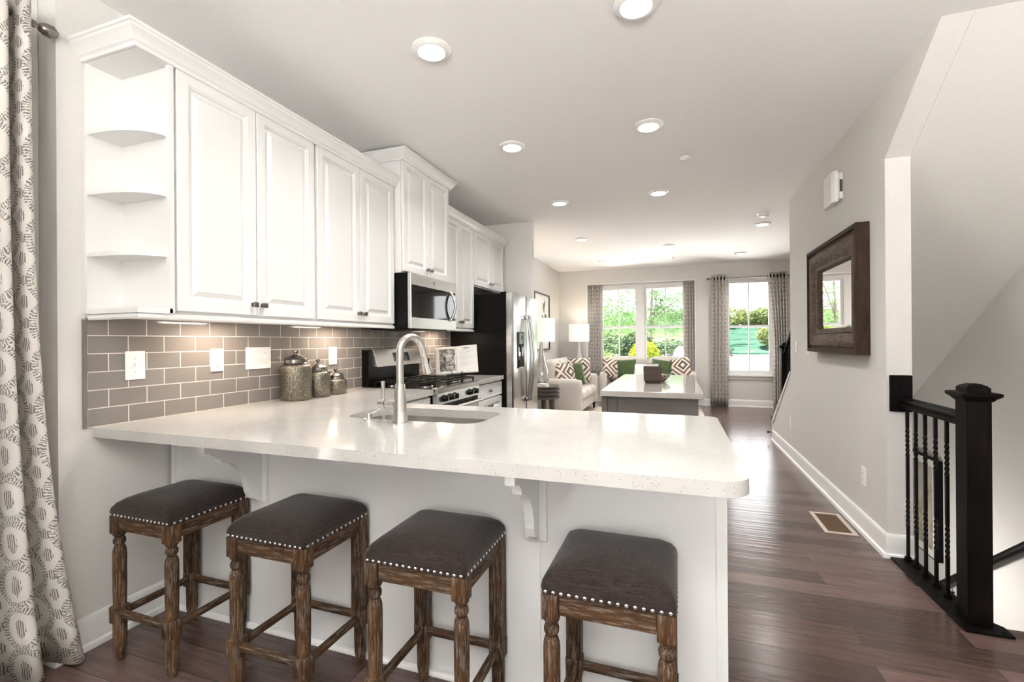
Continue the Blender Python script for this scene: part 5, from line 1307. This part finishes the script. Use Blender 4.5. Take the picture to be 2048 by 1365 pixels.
def tree(label, x, y, z, h, blobs, leaf, size, seed, trunk=True, name='tree', cat='tree', group=None):
    t = thing(name, label, cat, (x, y, z), group); rnd = random.Random(seed)
    b = BM()
    for (bx, by, bz, rx, rz, n) in blobs: crown_mesh(b, (x+bx, y+by, z+bz), (rx, rx*0.8, rz), n, size, rnd.randint(0, 9999))
    obj('foliage', b, leaf, t)
    if trunk:
        b = BM(); top = Vector((x+0.15, y, z+h*0.9)); tube(b, [(x, y, z), (x+0.03, y, z+h*0.3), (x+0.08, y, z+h*0.6), top], [0.09, 0.07, 0.05, 0.02], 8); obj('trunk', b, M['bark'], t, 60)
        for k, (bx, by, bz, rx, rz, n) in enumerate(blobs[:6]):
            b = BM(); q = Vector((x+bx*0.9, y+by*0.9, z+bz)); p = Vector((x+0.06, y, z+h*(0.30+0.07*k))); tube(b, [p, (p+q)/2 + Vector((0, 0, 0.1)), q], [0.035, 0.025, 0.012], 6); obj('branch', b, M['bark'], t, 60)
    return t
G0 = lambda y: -0.25 + (y-9.98)*0.0435
tree('sparse tree seen through the left half of the double window', -3.1, 19.0, G0(19), 4.2, [(-0.9, 0, 3.3, 0.9, 0.7, 700), (0.2, 0, 2.6, 0.7, 0.5, 500), (0.7, 0, 3.6, 0.7, 0.5, 420), (-0.5, 0, 1.75, 1.0, 0.5, 1300), (1.0, 0, 1.8, 0.85, 0.55, 1300), (1.4, 0, 2.7, 0.55, 0.7, 900)], M['leaf'], 0.045, 1)
tree('leafy tree with forked trunk in the right half of the double window', -0.95, 19.5, G0(19.5), 4.4, [(0.4, 0, 3.4, 0.6, 0.7, 700), (1.0, 0, 2.4, 0.8, 0.6, 1500), (2.0, 0, 3.1, 0.9, 0.9, 2600), (0.5, 0, 1.7, 0.9, 0.5, 1500), (1.8, 0.3, 1.9, 1.0, 0.6, 2200), (0.1, 0, 2.6, 0.4, 0.5, 420)], M['leaf'], 0.045, 2)
tree('yellow-green shrub low in the left window half', -2.05, 14.0, G0(14), 1.2, [(-0.45, 0, 1.02, 0.50, 0.40, 1500), (0.05, 0, 0.72, 0.45, 0.32, 1000), (-0.1, 0, 0.4, 0.9, 0.42, 1700)], M['leafpale'], 0.036, 3, False, 'shrub', 'shrub')
tree('bright lime shrub showing on both sides of the window mullion', -0.78, 13.2, G0(13.2), 1.2, [(0.0, 0, 0.92, 0.42, 0.46, 2000), (0.28, 0, 0.62, 0.36, 0.40, 1300), (-0.35, 0, 0.55, 0.4, 0.40, 1300), (0.0, 0, 0.36, 0.75, 0.38, 1600)], M['leaflime'], 0.036, 4, False, 'shrub', 'shrub')
tree('dark shrub behind the lime shrub in the left window half', -1.75, 16.5, G0(16.5), 1.5, [(-0.3, 0, 0.75, 0.95, 0.70, 2400), (0.55, 0, 0.95, 0.65, 0.60, 1700)], M['leafdark'], 0.05, 5, False, 'shrub', 'shrub')
tree('dark grey-green shrub right of the lime shrub', 0.25, 16.8, G0(16.8), 1.5, [(-0.4, 0, 0.60, 0.85, 0.68, 2200), (0.7, 0, 0.75, 0.9, 0.55, 2200)], M['leafdark'], 0.05, 6, False, 'shrub', 'shrub')
for k, (x, w, h, lab) in enumerate(((3.55, 1.5, 0.75, 'olive shrub on top of the bank, left half of the single window'), (5.4, 1.0, 0.65, 'olive shrub on top of the bank, right half of the single window'), (-0.9, 1.7, 0.9, 'shrub on top of the bank, behind the forked tree'), (1.4, 1.4, 0.8, 'shrub on top of the bank, right of the forked tree'), (-4.6, 2.0, 1.2, 'shrub on top of the bank, behind the sparse tree'))):
    tree(lab, x, 33.5, 2.35, 1.0, [(0, 0, 0.35, w, h, 1100), (w*0.6, 0, 0.1, w*0.7, h*0.8, 500)], M['leafpale'] if k < 2 else M['leaf'], 0.11, 20+k, False, 'shrub', 'shrub')
tree('olive shrub growing on the teal bank at the right of the single window', 4.75, 28.6, 0.75, 1.0, [(0, 0, 0.75, 0.55, 0.55, 700), (0.3, 0, 0.3, 0.45, 0.4, 300)], M['leafpale'], 0.08, 31, False, 'shrub', 'shrub')
# parked white car at the right edge of the double window, seen from behind
CX, CY = 0.62, 12.0; zg = G0(CY)
ct = thing('parked_car', 'white car parked outside at the right edge of the double window', 'car', (CX, CY+1.9, zg))
b = BM()
prof = [(-0.76, 0.24), (0.76, 0.24), (0.80, 0.62), (0.77, 0.80), (0.58, 1.20), (0.50, 1.25), (-0.50, 1.25), (-0.58, 1.20), (-0.77, 0.80), (-0.80, 0.62)]
rings = []
for (yy, sc, top) in ((0.0, 0.90, 0.55), (0.06, 0.97, 0.66), (0.5, 1.0, 1.0), (1.0, 1.0, 1.0), (2.4, 1.0, 1.0), (3.0, 1.0, 0.68), (3.9, 0.97, 0.62), (3.98, 0.88, 0.52)):
    rings.append([(CX + x*sc, CY+yy, zg + (z if z < 0.5 else 0.5 + (z-0.5)*(top if top >= 1 else max(0.15, (top-0.5)*2.2)))) for x, z in prof])
ring_loft(b, rings); obj('car_body', b, M['carpaint'], ct, 50)
for sx_ in (-1, 1):
    b = BM(); prism(b, [(CY+0.7, zg+0.84), (CY+0.85, zg+1.16), (CY+2.3, zg+1.16), (CY+2.6, zg+0.84)], 'X', CX+sx_*0.70-0.03, CX+sx_*0.70+0.03); obj('side_window', b, M['glassblack'], ct)
    for yy in (0.75, 3.15):
        b = BM(); cyl(b, (CX+sx_*0.62, CY+yy, zg+0.30), (CX+sx_*0.80, CY+yy, zg+0.30), 0.30, n=24); obj('wheel', b, M['blackmatte'], ct, 40)
# pale ground added outside the dining windows to bounce sunlight indoors
b = BM(); box(b, -60, 60, -90, REAR-0.2, -0.45, -0.25); struct('bounce_ground', b, M['bounce_ground'])
b = BM(); box(b, -60, LX-0.35, REAR-0.19, 8, -0.45, -0.25); struct('bounce_ground_side', b, M['bounce_ground'])
